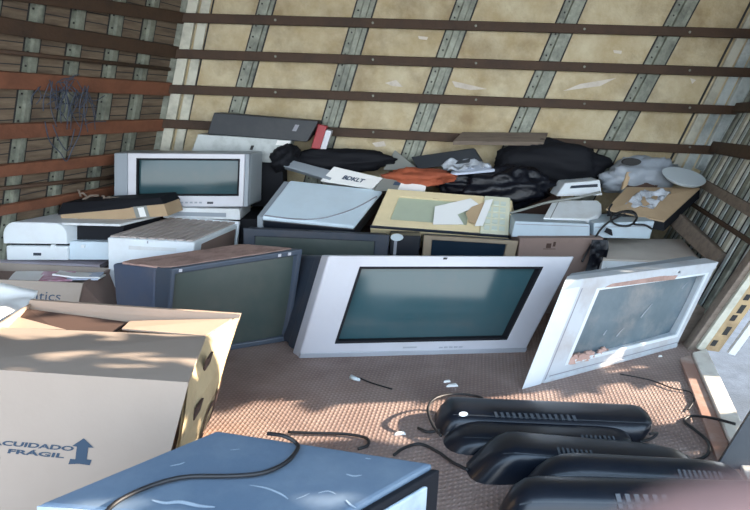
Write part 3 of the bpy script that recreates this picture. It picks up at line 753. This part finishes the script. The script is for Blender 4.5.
# ------------------------------------------------------------------ silver television on the pile
c = Cage(P(114, 207, 2.95), P(247, 207, 2.95), P(249, 154, 2.96), P(114, 153, 2.96), bbl=P(116,207,2.95)+V((0,.2,.0)), bbr=P(247,207,2.95)+V((.035,.2,.0)), btr=P(249,154,2.96)+V((.03,.2,-.0)), btl=P(114,153,2.96)+V((0,.2,-.0)))
t = thing('television', 'small silver-grey tube television with daylight reflected, on top of the left pile', 'television', c.base())
part(c.ring(MB(), (.10, .97, 0, 1), (.17, .93, .22, .90), 0, .14), 'front_frame', 'silver plastic', t, bevel=.004)
part(c.bulge(MB(), (.155, .945, .20, .92), .12, .06), 'screen', 'glass screen', t, smooth=True)
part(c.ring(MB(), (.165, .935, .21, .91), (.178, .922, .24, .88), -.003, .08), 'screen_rim', 'black matte', t)
part(c.box(MB(), 0, 1.0, 0, 1, .14, .98), 'case', 'silver tv', t, bevel=.008)
part(c.box(MB(), 0, .10, 0, 1, 0, .14), 'side_trim', 'grey panel', t, bevel=.004)
part(c.box(MB(), .97, 1.0, 0, 1, 0.03, .14), 'side_trim', 'grey panel', t, bevel=.003)
mb = MB()
for k in range(5): c.box(mb, .50+k*.035, .52+k*.035, .07, .10, -.008, 0)
part(mb, 'button_row', 'grey panel', t)
part(c.box(MB(), .70, .745, .06, .10, -.01, 0), 'power_button', 'dark shell', t)
# white flat unit under the TV
c = Cage(P(163, 218, 2.93), P(240, 220, 2.93), P(240, 209, 2.93), P(163, 207.5, 2.93), off=(.0, .26, 0))
t = thing('flat_unit', 'flat white electronic unit under the small silver television', 'electronic unit', c.base())
part(c.box(MB(), 0, 1, 0, 1, 0, 1), 'body', 'off white', t, bevel=.003)
part(c.box(MB(), .06, .82, .25, .62, -.012, .0), 'front_slot', 'grey panel', t)
# boxes carrying the pile
def support(name, label, x0, x1, y0, y1, z0, z1, m, lean=.0, cat='box', bevel=.004):
    c = Cage(V((x0, y0, z0)), V((x1, y0, z0)), V((x1+lean, y0, z1)), V((x0+lean, y0, z1)), off=(0, y1-y0, 0))
    return solid_box(name, label, cat, c, m, bevel)
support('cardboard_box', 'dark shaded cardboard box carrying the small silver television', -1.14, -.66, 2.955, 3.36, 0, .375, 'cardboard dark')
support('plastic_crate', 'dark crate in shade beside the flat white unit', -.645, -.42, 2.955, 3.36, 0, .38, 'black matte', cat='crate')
blob('garbage_bag', 'black film', (-1.19, 3.12, .52), .06, .08, .14, 'small black bag squeezed between left wall and the small television', 'bag', seed=4, zfloor=-.14)
# metal box and black unit behind the TV
c = Cage(P(188, 160, 3.20), P(283, 163, 3.20), P(292, 140, 3.20), P(198, 134, 3.20), off=(0, .16, 0))
t = thing('metal_box', 'pale spotted metal equipment box behind the small silver television', 'metal box', c.base())
part(c.box(MB(), 0, 1, 0, 1, 0, 1), 'body', 'galv sheet', t, bevel=.003)
part(c.box(MB(), .60, .63, .50, .68, -.02, 0), 'slot', 'dark gap', t)
part(c.box(MB(), .85, .99, .75, .95, -.015, 0), 'bracket', 'paper', t); part(c.box(MB(), .88, .99, .03, .2, -.015, 0), 'bracket', 'paper', t)
c = Cage(P(207, 134, 3.19), P(307, 142, 3.19), P(319, 121, 3.19), P(214, 112.5, 3.19), off=(0, .17, 0))
t = thing('disc_player', 'flat charcoal electronic unit on top of the pale metal box', 'electronic unit', c.base())
part(c.box(MB(), 0, 1, 0, 1, 0, 1), 'body', 'charcoal', t, bevel=.004)
part(c.box(MB(), .80, .84, .45, .75, -.008, 0), 'sticker', 'grey strip', t)
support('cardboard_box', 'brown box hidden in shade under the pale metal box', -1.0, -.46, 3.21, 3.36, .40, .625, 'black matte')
c = Cage(P(311, 148, 3.24), P(326, 150, 3.24), P(333, 128, 3.24), P(318, 124, 3.24), off=(0, .1, 0))
t = thing('red_box', 'small bright red box with white edge beside the charcoal unit', 'box', c.base())
part(c.box(MB(), 0, .6, 0, 1, 0, 1), 'body', 'red plastic', t, bevel=.003)
part(c.box(MB(), .6, 1, 0, .86, 0, .95), 'edge_panel', 'silver plastic', t, bevel=.003)
# grey panel + black cloth heap
c = Cage(P(283, 166, 3.10), P(330, 180, 3.08), P(338, 172, 3.12), P(292, 160, 3.14), off=(0, .05, -.02))
solid_box('grey_panel', 'tilted dull grey panel between black bags and the pale tilted lid', 'panel', c, 'grey panel', .003)
blob('garbage_bag', 'black matte', P(338, 160, 3.27), .27, .07, .055, 'matte black bag stretched in front of the plywood wall, behind the lettered carton', 'bag', seed=1, lean=-.2, amp=.25)
blob('garbage_bag', 'black matte', P(285, 158, 3.20), .07, .1, .06, 'small black bundle beside the pale metal box', 'bag', seed=2)
# white tilted scanner
c = Cage(P(262, 231, 2.84), P(354, 238, 2.84), P(354, 226, 2.83), P(262, 216, 2.83), bbl=P(288, 196, 3.08), bbr=P(380, 205, 3.08), btr=P(383, 190, 3.08), btl=P(290, 180, 3.08))
t = thing('scanner', 'light blue-white scanner tilted forward, with curved lid seam', 'scanner', c.base())
part(c.box(MB(), 0, 1, .70, 1, .0, 1), 'lid', 'blue white', t, bevel=.008)
part(c.box(MB(), .01, 1, -.15, .70, .02, 1), 'base', 'black plastic', t, bevel=.004)
part(c.box(MB(), -.06, .0, .1, .9, .02, 1), 'side_strip', 'grey panel', t, bevel=.003)
pp = smooth_path([c(.02, 1.008, .02), c(.35, 1.008, .01), c(.62, 1.008, .10), c(.85, 1.008, .40), c(.99, 1.008, .80)], 6)
part(MB().tube(pp, .0035, 6), 'seam', 'grey strip', t, smooth=True)
# lettered carton
c = Cage(P(320, 181, 3.08), P(372, 189, 3.06), P(383, 178, 3.10), P(334, 166.5, 3.12), off=(0.02, .1, -.03))
t = thing('carton', 'small white carton with dark lettering lying behind the tilted scanner', 'box', c.base())
part(c.box(MB(), 0, 1, 0, 1, 0, 1), 'body', 'paper', t, bevel=.002)
text_mesh('BDKLT', c, (.33, .74, .34, .62), -.02, 'printed_lettering', 'ink', t, bold=.04)
c = Cage(P(374, 190, 3.05), P(424, 194, 3.05), P(426, 184, 3.08), P(383, 178, 3.10), off=(0.0, .12, -.03))
t = thing('carton', 'grey and white carton with faded mark beside the lettered carton', 'box', c.base())
part(c.box(MB(), 0, 1, 0, 1, 0, 1), 'body', 'cable grey', t, bevel=.002)
part(c.box(MB(), .45, 1.01, .02, .98, -.02, .02), 'label_panel', 'paper', t)
part(c.box(MB(), .30, .44, .55, .85, -.03, 0), 'mark', 'ink', t)
# microwave oven front
c = Cage(P(370, 228, 2.84), P(509, 238, 2.84), P(522, 204, 2.99), P(387, 190, 3.00), off=(0, .10, -.10))
c.f[2] = P(512, 200, 2.99)
t = thing('microwave_oven', 'cream microwave oven lying tilted back with papers on its door', 'microwave', c.base())
part(c.box(MB(), 0, 1, 0, 1, .0, 1), 'body', 'cream plastic', t, bevel=.005)
part(c.ring(MB(), (.01, .78, .03, .98), (.12, .68, .20, .80), -.12, -.01), 'door', 'cream plastic', t, bevel=.003)
part(c.box(MB(), .12, .68, .20, .80, -.05, -.005), 'door_window', 'green window', t)
part(c.box(MB(), .785, .99, .02, .98, -.14, -.01), 'control_panel', 'keypad', t, bevel=.003)
mb = MB()
for a in range(3):
    for b in range(5): c.box(mb, .81+a*.055, .85+a*.055, .10+b*.16, .20+b*.16, -.17, -.13)
part(mb, 'button_pad', 'key pale', t)
part(c.box(MB(), .0, 1, .0, .025, -.10, .0), 'lower_trim', 'dark shell', t)
def micro(u, v, w=-.18): return c(u, v, w)
def flatpoly(name, uvs, m, label, cat='paper', th=.002, w=-.16):
    p = [c(u, v, w) for u, v in uvs]; o = part(MB().prism(p, [x+V((0, -th, th)) for x in p]), name, m, loc=p[0]); return tag(o, label, cat)
flatpoly('paper_sheet', [(.42, .58), (.68, .86), (.76, .70), (.60, .42), (.66, .18), (.44, .12)], 'paper', 'crumpled white paper stuck across the microwave door')
flatpoly('leaf', [(.66, .45), (.70, .62), (.80, .78), (.82, .60), (.79, .36), (.74, .20), (.70, .22)], 'cardboard tan', 'folded tan cardboard scrap on the microwave beside the white paper', 'scrap', w=-.20)
flatpoly('paper_sheet', [(.80, .80), (.86, .84), (.80, .15), (.74, .12)], 'paper', 'narrow white paper strip beside the microwave buttons', w=-.24)
# cream strip right of microwave top (lid)
# dark monitor behind (between silver TV and scanner)
bl, br = V((-.58, 2.70, 0)), V((.03, 2.70, 0))
c = Cage(bl, br, P(390, 235, 2.72), P(243, 228, 2.72), off=(0, .11, -.01))
t = thing('television', 'dark television with grey-green screen, half hidden behind the silver one', 'television', c.base())
part(c.ring(MB(), (0, 1, 0, 1), (.08, .90, .1, .91), 0, .12), 'front_frame', 'dark shell', t, bevel=.004)
part(c.bulge(MB(), (.07, .91, .08, .93), .1, .05), 'screen', 'green screen', t, smooth=True)
part(c.box(MB(), .01, .99, 0, .99, .12, 1), 'case', 'dark shell', t, bevel=.01)
c = Cage(V((.045, 2.70, 0)), V((.165, 2.70, 0)), P(421, 236, 2.72), P(391, 235, 2.72), off=(.0, .10, 0))
t = thing('computer_tower', 'black computer tower with pale strip and white round knob beside the silver television', 'computer', c.base())
part(c.box(MB(), 0, 1, 0, 1, 0, 1), 'case', 'black plastic', t, bevel=.004)
part(c.box(MB(), .12, .22, .02, .97, -.02, 0), 'front_strip', 'grey strip', t)
p = c(.20, .975, -.05)
pp = [p+V((.028*math.cos(a*math.pi/8), 0, .016*math.sin(a*math.pi/8))) for a in range(16)]
part(MB().prism(pp, [x+V((0, .01, 0)) for x in pp]), 'knob', 'plate', t)
# gold framed monitor
c = Cage(V((.19, 2.70, 0)), V((.555, 2.70, 0)), P(519, 241, 2.72), P(424, 235, 2.72), off=(.0, .11, -.01))
t = thing('monitor', 'bronze-framed monitor with dark glossy screen below the cream microwave', 'monitor', c.base())
part(c.ring(MB(), (0, 1, 0, 1), (.09, .88, .1, .945), 0, .15), 'front_frame', 'gold frame', t, bevel=.004)
part(c.bulge(MB(), (.08, .89, .09, .955), .12, .04), 'screen', 'dark glass', t, smooth=True)
part(c.box(MB(), .01, .99, 0, .99, .15, 1), 'case', 'dark shell', t, bevel=.01)
# supports mid pile
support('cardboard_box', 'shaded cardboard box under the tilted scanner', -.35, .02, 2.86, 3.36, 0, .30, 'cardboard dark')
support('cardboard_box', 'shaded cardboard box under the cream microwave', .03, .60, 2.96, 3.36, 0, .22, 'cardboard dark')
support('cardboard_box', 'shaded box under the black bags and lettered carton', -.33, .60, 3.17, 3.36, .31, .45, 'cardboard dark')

# ------------------------------------------------------------------ back middle heap
blob('cloth_bundle', 'orange cloth', P(418, 178, 3.13), .16, .07, .045, 'crumpled orange-red cloth bundle beside the black bags', 'cloth', seed=5, amp=.35, lean=.1)
p0, p1, p2 = P(383, 170, 3.26), P(421, 171, 3.24), P(395, 150, 3.3)
o = part(MB().prism([p0, p1, p2], [x+V((0, .05, -.005)) for x in (p0, p1, p2)]), 'paper_cone', 'cable grey', bevel=.003, loc=p0); tag(o, 'pale grey triangular piece standing against the plywood wall', 'scrap')
c = Cage(P(418, 169, 3.22), P(482, 161, 3.22), P(474, 148, 3.26), P(411, 157, 3.26), off=(0.02, .08, -.01))
solid_box('flat_unit', 'dark slate-grey flat unit leaning against the wall behind orange cloth', 'electronic unit', c, 'charcoal', .004)
sheet('plastic_sheet', 'clear wrap', [P(448, 172, 3.15), P(492, 168, 3.15), P(478, 158, 3.24), P(440, 163, 3.22)], 'glinting clear crumpled plastic wrap between the slate unit and black bags', 'plastic wrap', nu=20, nv=12, amp=.05, sc=22, smooth=True)
o = part(MB().hexa([P(450, 176, 3.12), P(495, 172, 3.12), P(488, 165, 3.2), P(452, 172, 3.2)], [x+V((0,0,.012)) for x in (P(450, 176, 3.12), P(495, 172, 3.12), P(488, 165, 3.2), P(452, 172, 3.2))]), 'blue_sheet', 'paper blue', bevel=.003, loc=P(470, 172, 3.15)); tag(o, 'pale blue flat sheet under the clear plastic wrap', 'sheet')
blob('garbage_bag', 'black matte', P(550, 163, 3.28), .28, .08, .105, 'large dull black garbage bag under the wooden plank by the back wall', 'bag', seed=8, lean=-.4, amp=.25)
blob('garbage_bag', 'black film', P(505, 188, 3.14), .21, .08, .10, 'shiny crinkled black garbage bag in front of the dull black one', 'bag', seed=12, lean=.3, amp=.32, sc=7)
blob('garbage_bag', 'black film', P(462, 184, 3.18), .13, .06, .06, 'small shiny black bag beside orange cloth and cream microwave', 'bag', seed=15, lean=-.3, amp=.3, sc=7)
c = Cage(P(453, 141, 3.24), P(544, 142, 3.24), P(548, 132.5, 3.34), P(462, 132, 3.34), off=(0, .01, -.02))
solid_box('wooden_board', 'grey-brown wooden board lying flat over the black garbage bag', 'board', c, 'old timber', .002)
# white box with dark display
c = Cage(P(556, 196, 3.02), P(602, 195, 3.02), P(600, 180, 3.06), P(565, 183, 3.06), off=(0.0, .12, -.0))
t = thing('control_box', 'small white unit with long dark display strip behind the rounded white lid', 'electronic unit', c.base())
part(c.box(MB(), 0, 1, 0, 1, 0, 1), 'body', 'white plastic', t, bevel=.004)
part(c.box(MB(), .22, .92, .55, .75, -.02, 0), 'display', 'dark shell', t)
part(c.box(MB(), .0, 1, .0, .12, -.03, 0), 'lower_edge', 'off white', t)
cable('cable', [P(600, 192, 2.98), P(580, 197, 2.95), P(562, 200, 2.95), P(545, 203, 2.95), P(525, 209, 2.95), P(510, 213, 2.93)], .006, 'pale grey cable crossing the black bag towards the microwave', 'cable grey')
# rounded white lid
c = Cage(P(543, 223, 2.84), P(597, 224, 2.84), P(597, 219, 2.84), P(543, 218, 2.84), bbl=P(553, 206, 3.0), bbr=P(601, 206, 3.0), btr=P(601, 200, 3.0), btl=P(553, 200, 3.0))
t = thing('keyboard_case', 'white flat case with rounded right side resting on the long pale unit', 'case', c.base())
ou = [(0, 0), (.85, 0), (1.0, .2), (1.05, .5), (1.02, .8), (.93, 1.0), (.0, 1.0)]
part(MB().prism([c(u, 0, w) for u, w in ou], [c(u, 1, w) for u, w in ou]), 'body', 'off white', t, bevel=.005)
part(c.box(MB(), .13, .145, 1.0, 1.06, .0, 1.0), 'seam', 'cable grey', t)
# long white units
c = Cage(P(511, 237, 2.76), P(590, 238, 2.76), P(590, 224, 2.76), P(515, 221, 2.76), off=(0.02, .22, 0))
t = thing('desktop_unit', 'long pale blue-grey flat unit on the brown carton beside the microwave', 'electronic unit', c.base())
part(c.box(MB(), 0, 1, 0, 1, 0, 1), 'body', 'pale blue plastic', t, bevel=.005)
part(c.box(MB(), .02, .98, .80, .84, -.01, 0), 'seam', 'grey strip', t)
c = Cage(P(593, 238, 2.77), P(650, 239, 2.77), P(655, 221, 2.77), P(594, 223, 2.77), off=(0.0, .22, .0))
t = thing('desktop_unit', 'short pale unit under the coiled dark cable', 'electronic unit', c.base())
part(c.box(MB(), 0, 1, 0, 1, 0, 1), 'body', 'pale blue plastic', t, bevel=.005)
part(c.box(MB(), .02, .98, .70, .74, -.01, 0), 'seam', 'grey strip', t)
cable('cable', [P(612, 204, 2.86), P(609, 210, 2.84), P(614, 215, 2.82), P(622, 212, 2.82), P(634, 214, 2.80), P(636, 220, 2.79), P(628, 226, 2.755), P(615, 224, 2.755), P(611, 217, 2.79), P(620, 212, 2.82), P(632, 211, 2.84), P(637, 217, 2.80), P(634, 224, 2.76), P(645, 225, 2.76), P(652, 229, 2.755)], .0045, 'dark cable coiled over the pale units on the right')
cable('cable', [P(625, 214, 2.80), P(612, 220, 2.77), P(602, 228, 2.755), P(595, 238, 2.74), P(588, 250, 2.69), P(582, 262, 2.67)], .0045, 'dark cable hanging down the front of the brown carton')
o = part(MB().hexa([P(604, 232, 2.755), P(612, 236, 2.755), P(611, 230, 2.765), P(606, 228, 2.765)], [x+V((0,-.01,.004)) for x in (P(604, 232, 2.755), P(612, 236, 2.755), P(611, 230, 2.765), P(606, 228, 2.765))]), 'plug', 'black matte', bevel=.002, loc=P(606, 233, 2.75)); tag(o, 'small black plug hanging by the coiled cable on pale units', 'plug')
# brown carton
c = Cage(V((.60, 2.70, 0)), V((.90, 2.70, 0)), P(604, 238, 2.71), P(520, 238, 2.71), off=(.0, .24, 0))
c.f[3] = P(520, 238, 2.71); 
t = thing('cardboard_box', 'brown-mauve cardboard box with small dark mark, right of bronze monitor', 'box', c.base())
part(c.box(MB(), 0, 1, 0, 1, 0, 1), 'carton', 'cardboard brown', t, bevel=.003)
mb = MB(); c.box(mb, .33, .39, .87, .93, -.004, 0); c.box(mb, .41, .44, .89, .95, -.004, 0); c.box(mb, .30, .45, .855, .862, -.004, 0)
part(mb, 'printed_mark', 'cardboard dark', t)
# box with white front at right
c = Cage(V((.92, 2.60, 0)), V((1.16, 2.60, 0)), P(703, 262, 2.60), P(603, 259, 2.60), bbl=V((.95, 2.97, 0)), bbr=V((1.30, 2.97, 0)), btr=P(682, 239, 2.97), btl=P(608, 238, 2.97))
t = thing('appliance_box', 'grey-brown topped box with white front behind the broken television', 'box', c.base())
part(c.box(MB(), 0, 1, 0, .97, 0.0, 1), 'body', 'off white', t, bevel=.003)
part(c.box(MB(), 0, 1, .97, 1, .0, 1), 'top_panel', 'cardboard top', t, bevel=.002)
part(c.box(MB(), -.004, .0, .1, .97, .05, 1), 'side_panel', 'cardboard brown', t)
sheet('plastic_sheet', 'black film', [P(583, 285, 2.62), P(606, 280, 2.57), P(608, 240, 2.68), P(592, 240, 2.68)], 'dark crumpled film hanging between the two cardboard boxes', 'plastic wrap', amp=.03, sc=20)
# supports right
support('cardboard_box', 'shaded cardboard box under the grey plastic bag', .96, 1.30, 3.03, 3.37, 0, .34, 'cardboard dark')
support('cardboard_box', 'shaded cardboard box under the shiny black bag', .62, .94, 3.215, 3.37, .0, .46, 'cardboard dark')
# cardboard flap with clear wrap
q = [P(606, 209, 2.92), P(664, 221, 2.84), P(700, 188, 3.05), P(627, 187, 3.12)]
c = Cage(q[0]-V((0,0,.05)), q[1]-V((0,0,.05)), q[1], q[0], bbl=q[3]-V((0,0,.05)), bbr=q[2]-V((0,0,.05)), btr=q[2], btl=q[3])
t = thing('cardboard_box', 'open tan cardboard box tilted on the pile, with plastic wrap on its flap', 'box', c.base())
part(c.box(MB(), 0, 1, .88, 1, 0, 1), 'top_flap', 'cardboard tan', t)
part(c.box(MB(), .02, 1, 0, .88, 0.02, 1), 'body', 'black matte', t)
q2 = [P(625, 187, 3.13), P(655, 190, 3.13), P(665, 176, 3.15), P(630, 172, 3.15)]
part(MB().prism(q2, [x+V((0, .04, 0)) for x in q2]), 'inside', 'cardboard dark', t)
part(MB().prism([P(622, 190, 3.11), P(627, 186, 3.11), P(632, 172, 3.13), P(627, 172, 3.13)], [x+V((0, .02, 0)) for x in [P(622, 190, 3.11), P(627, 186, 3.11), P(632, 172, 3.13), P(627, 172, 3.13)]]), 'side_flap', 'cardboard tan', t)
up = V((0, 0, .012))
sheet('plastic_wrap', 'clear wrap', [P(622, 208, 2.93)+up, P(652, 213, 2.91)+up, P(672, 194, 3.02)+up, P(645, 190, 3.06)+up], 'crumpled clear plastic wrap lying on the tan cardboard flap', 'plastic wrap', nu=26, nv=22, amp=.035, sc=28, seed=4, smooth=True, thick=.001)
# grey plastic bag and oval plate
blob('plastic_bag', 'grey film', P(640, 176, 3.22), .19, .09, .09, 'large pale grey plastic bag with a dark opening in the back corner', 'bag', seed=21, lean=.35, amp=.3, sc=6)
bag = [o for o in bpy.data.objects if o.name.startswith('plastic_bag')][-1]
p = P(632, 162, 3.10); pp = []
for a in range(18):
    x = 2*math.pi*a/18; pp.append(p+V((.045*math.cos(x)*(1+.2*noise.noise(V((a, 0, 0)))), .0, .018*math.sin(x)*(1+.3*noise.noise(V((a*2, 5, 0)))))))
part(MB().prism(pp, [x+V((0, .02, 0)) for x in pp]), 'opening', 'dark gap', bag)
p = P(684, 176, 3.06); n1 = V((.105, 0, -.012)); n2 = V((.0, .07, .036))
pp = [p+n1*math.cos(2*math.pi*a/28)+n2*math.sin(2*math.pi*a/28) for a in range(28)]
pi_ = [p+n1*.8*math.cos(2*math.pi*a/28)+n2*.8*math.sin(2*math.pi*a/28)+V((0, 0, -.008)) for a in range(28)]
mb = MB().prism([x-V((0, 0, .012)) for x in pi_], pp)
o = part(mb, 'oval_tray', 'plate', bevel=.003, loc=p); tag(o, 'pale oval plastic tray lying on the grey bag in the back corner', 'tray')

# small pieces belong to the part they sit on
HOST = {'screen_rim': 'screen', 'button_row': 'front_frame', 'power_button': 'front_frame', 'badge': 'front_frame', 'rim_nick': 'front_frame', 'chip_mark': 'front_frame', 'door_window': 'door', 'button_pad': 'control_panel',
        'tape_label': 'tape', 'groove': 'front_frame', 'broken_edge': 'cracked_top_edge', 'seam': 'shell', 'vent_slats': 'shell', 'sticker': 'shell', 'bezel_panel': 'bezel', 'dust_layer': 'case', 'side_panel': 'case', 'front_slot': 'body', 'latch': 'lower_body', 'button': 'lower_body'}
for r in [o for o in bpy.data.objects if o.type == 'EMPTY']:
    kids = {}
    for ch in r.children: kids.setdefault(ch.name.split('.')[0], ch)
    for ch in list(r.children):
        h = HOST.get(ch.name.split('.')[0])
        if h in kids and kids[h] is not ch: ch.parent = kids[h]

# ------------------------------------------------------------------ finger of the person holding the camera
def cam_pt(px, py, d): return EYE+ray(px, py).normalized()*d
def finger(chain, radii, name, m, parent=None, label=None, cat=None):
    pts = smooth_path(chain, 5); k = len(pts); rs = []
    for i in range(k):
        x = i/(k-1)*(len(radii)-1); a = int(min(x, len(radii)-2)); rs.append(radii[a]*(1-(x-a))+radii[a+1]*(x-a))
    n = 16; vs = []
    for i, p in enumerate(pts):
        tt = (pts[min(i+1, k-1)]-pts[max(i-1, 0)]).normalized(); a = tt.cross(V((0, 0, 1))).normalized(); b = a.cross(tt)
        for jj in range(n): vs.append(p+(a*math.cos(2*math.pi*jj/n)+b*.85*math.sin(2*math.pi*jj/n))*rs[i])
    fs = [(i*n+jj, i*n+(jj+1) % n, (i+1)*n+(jj+1) % n, (i+1)*n+jj) for i in range(k-1) for jj in range(n)]
    fs += [tuple(range(n-1, -1, -1)), tuple((k-1)*n+jj for jj in range(n))]
    return MB().add(vs, fs)
ft = [cam_pt(600, 580, .060), cam_pt(640, 570, .060), cam_pt(700, 553, .062), cam_pt(790, 540, .068), cam_pt(900, 560, .080), cam_pt(1000, 700, .095)]
mb = finger(ft, [.0022, .0048, .0058, .0062, .0068, .0072], 'x', 'skin')
o = part(mb, 'person', 'skin', smooth=True, sub=1, loc=ft[2]); tag(o, 'out-of-focus fingertip of the person holding the camera, at the lower corner', 'person')

# ------------------------------------------------------------------ leafy blockers added out of view to cut the sun into a strip
SUN_DIR = V((-1, -.13, -.40)).normalized()     # direction the light travels
def foliage(s0, s1, name, label, n, seed):
    rnd = random.Random(seed); side = SUN_DIR.cross(V((0, 0, 1))).normalized()
    if side.y < 0: side = -side
    upv = side.cross(SUN_DIR).normalized()
    if upv.z < 0: upv = -upv
    org = V((0, 1.72, 0))-SUN_DIR*3.6
    mb = MB()
    for k in range(n):
        c_ = org+side*rnd.uniform(s0, s1)+upv*rnd.uniform(-1.3, 2.6)-SUN_DIR*rnd.uniform(-.3, .5)
        r = rnd.uniform(.07, .13); a = V((rnd.uniform(-1, 1), rnd.uniform(-1, 1), rnd.uniform(-1, 1))).normalized(); b = a.cross(V((.3, .5, .8))).normalized()
        mb.add([c_-a*r, c_+b*r*.5, c_+a*r, c_-b*r*.5], [(0, 1, 2, 3)])
    base = org+side*((s0+s1)/2); base.z = -1
    t = thing(name, label, 'leaf_blocker', base)
    part(mb, 'foliage', 'leaf', t)
    part(MB().tube([base, base+V((.05, 0, 2)), base+V((0, .1, 3.5))], .12, 10, .05), 'trunk', 'bark', t, smooth=True)
foliage(.13, 2.2, 'leaf_blocker', 'unseen leafy sun blocker added beyond the side door opening', 4200, 1)
foliage(-2.6, -.14, 'leaf_blocker', 'unseen leafy sun blocker added nearer the tail of the truck', 5200, 2)

# ------------------------------------------------------------------ light
sun = bpy.data.lights.new('sun', 'SUN'); sun.energy = 10.0; sun.angle = .006; sun.color = (1.0, .86, .70)
so = bpy.data.objects.new('sun', sun); COL.objects.link(so)
so.rotation_euler = SUN_DIR.to_track_quat('-Z', 'Y').to_euler()
w = bpy.data.worlds.new('world'); SC.world = w; w.use_nodes = True
nt = w.node_tree; bg = nt.nodes['Background']
tc = nt.nodes.new('ShaderNodeTexCoord'); sp = nt.nodes.new('ShaderNodeSeparateXYZ'); nt.links.new(tc.outputs['Generated'], sp.inputs[0])
cr = nt.nodes.new('ShaderNodeValToRGB'); nt.links.new(sp.outputs[2], cr.inputs[0])
cr.color_ramp.elements[0].position = 0.0; cr.color_ramp.elements[0].color = (.76, .80, .82, 1)
cr.color_ramp.elements[1].position = .6; cr.color_ramp.elements[1].color = (.50, .72, 1.0, 1)
nt.links.new(cr.outputs[0], bg.inputs['Color']); bg.inputs['Strength'].default_value = 3.0

# ------------------------------------------------------------------ camera
cam = bpy.data.cameras.new('camera'); cam.sensor_width = 36; cam.lens = 36*FPX/750; cam.clip_start = .01
cam.dof.use_dof = True; cam.dof.focus_distance = 2.1; cam.dof.aperture_fstop = 11
co = bpy.data.objects.new('camera', cam); COL.objects.link(co); co.location = EYE
co.rotation_euler = (math.pi/2-PITCH, 0, 0)
SC.camera = co
SC.view_settings.view_transform = 'Standard'; SC.view_settings.look = 'None'; SC.view_settings.gamma = 1
SC.view_settings.use_curve_mapping = False; SC.view_settings.exposure = .9
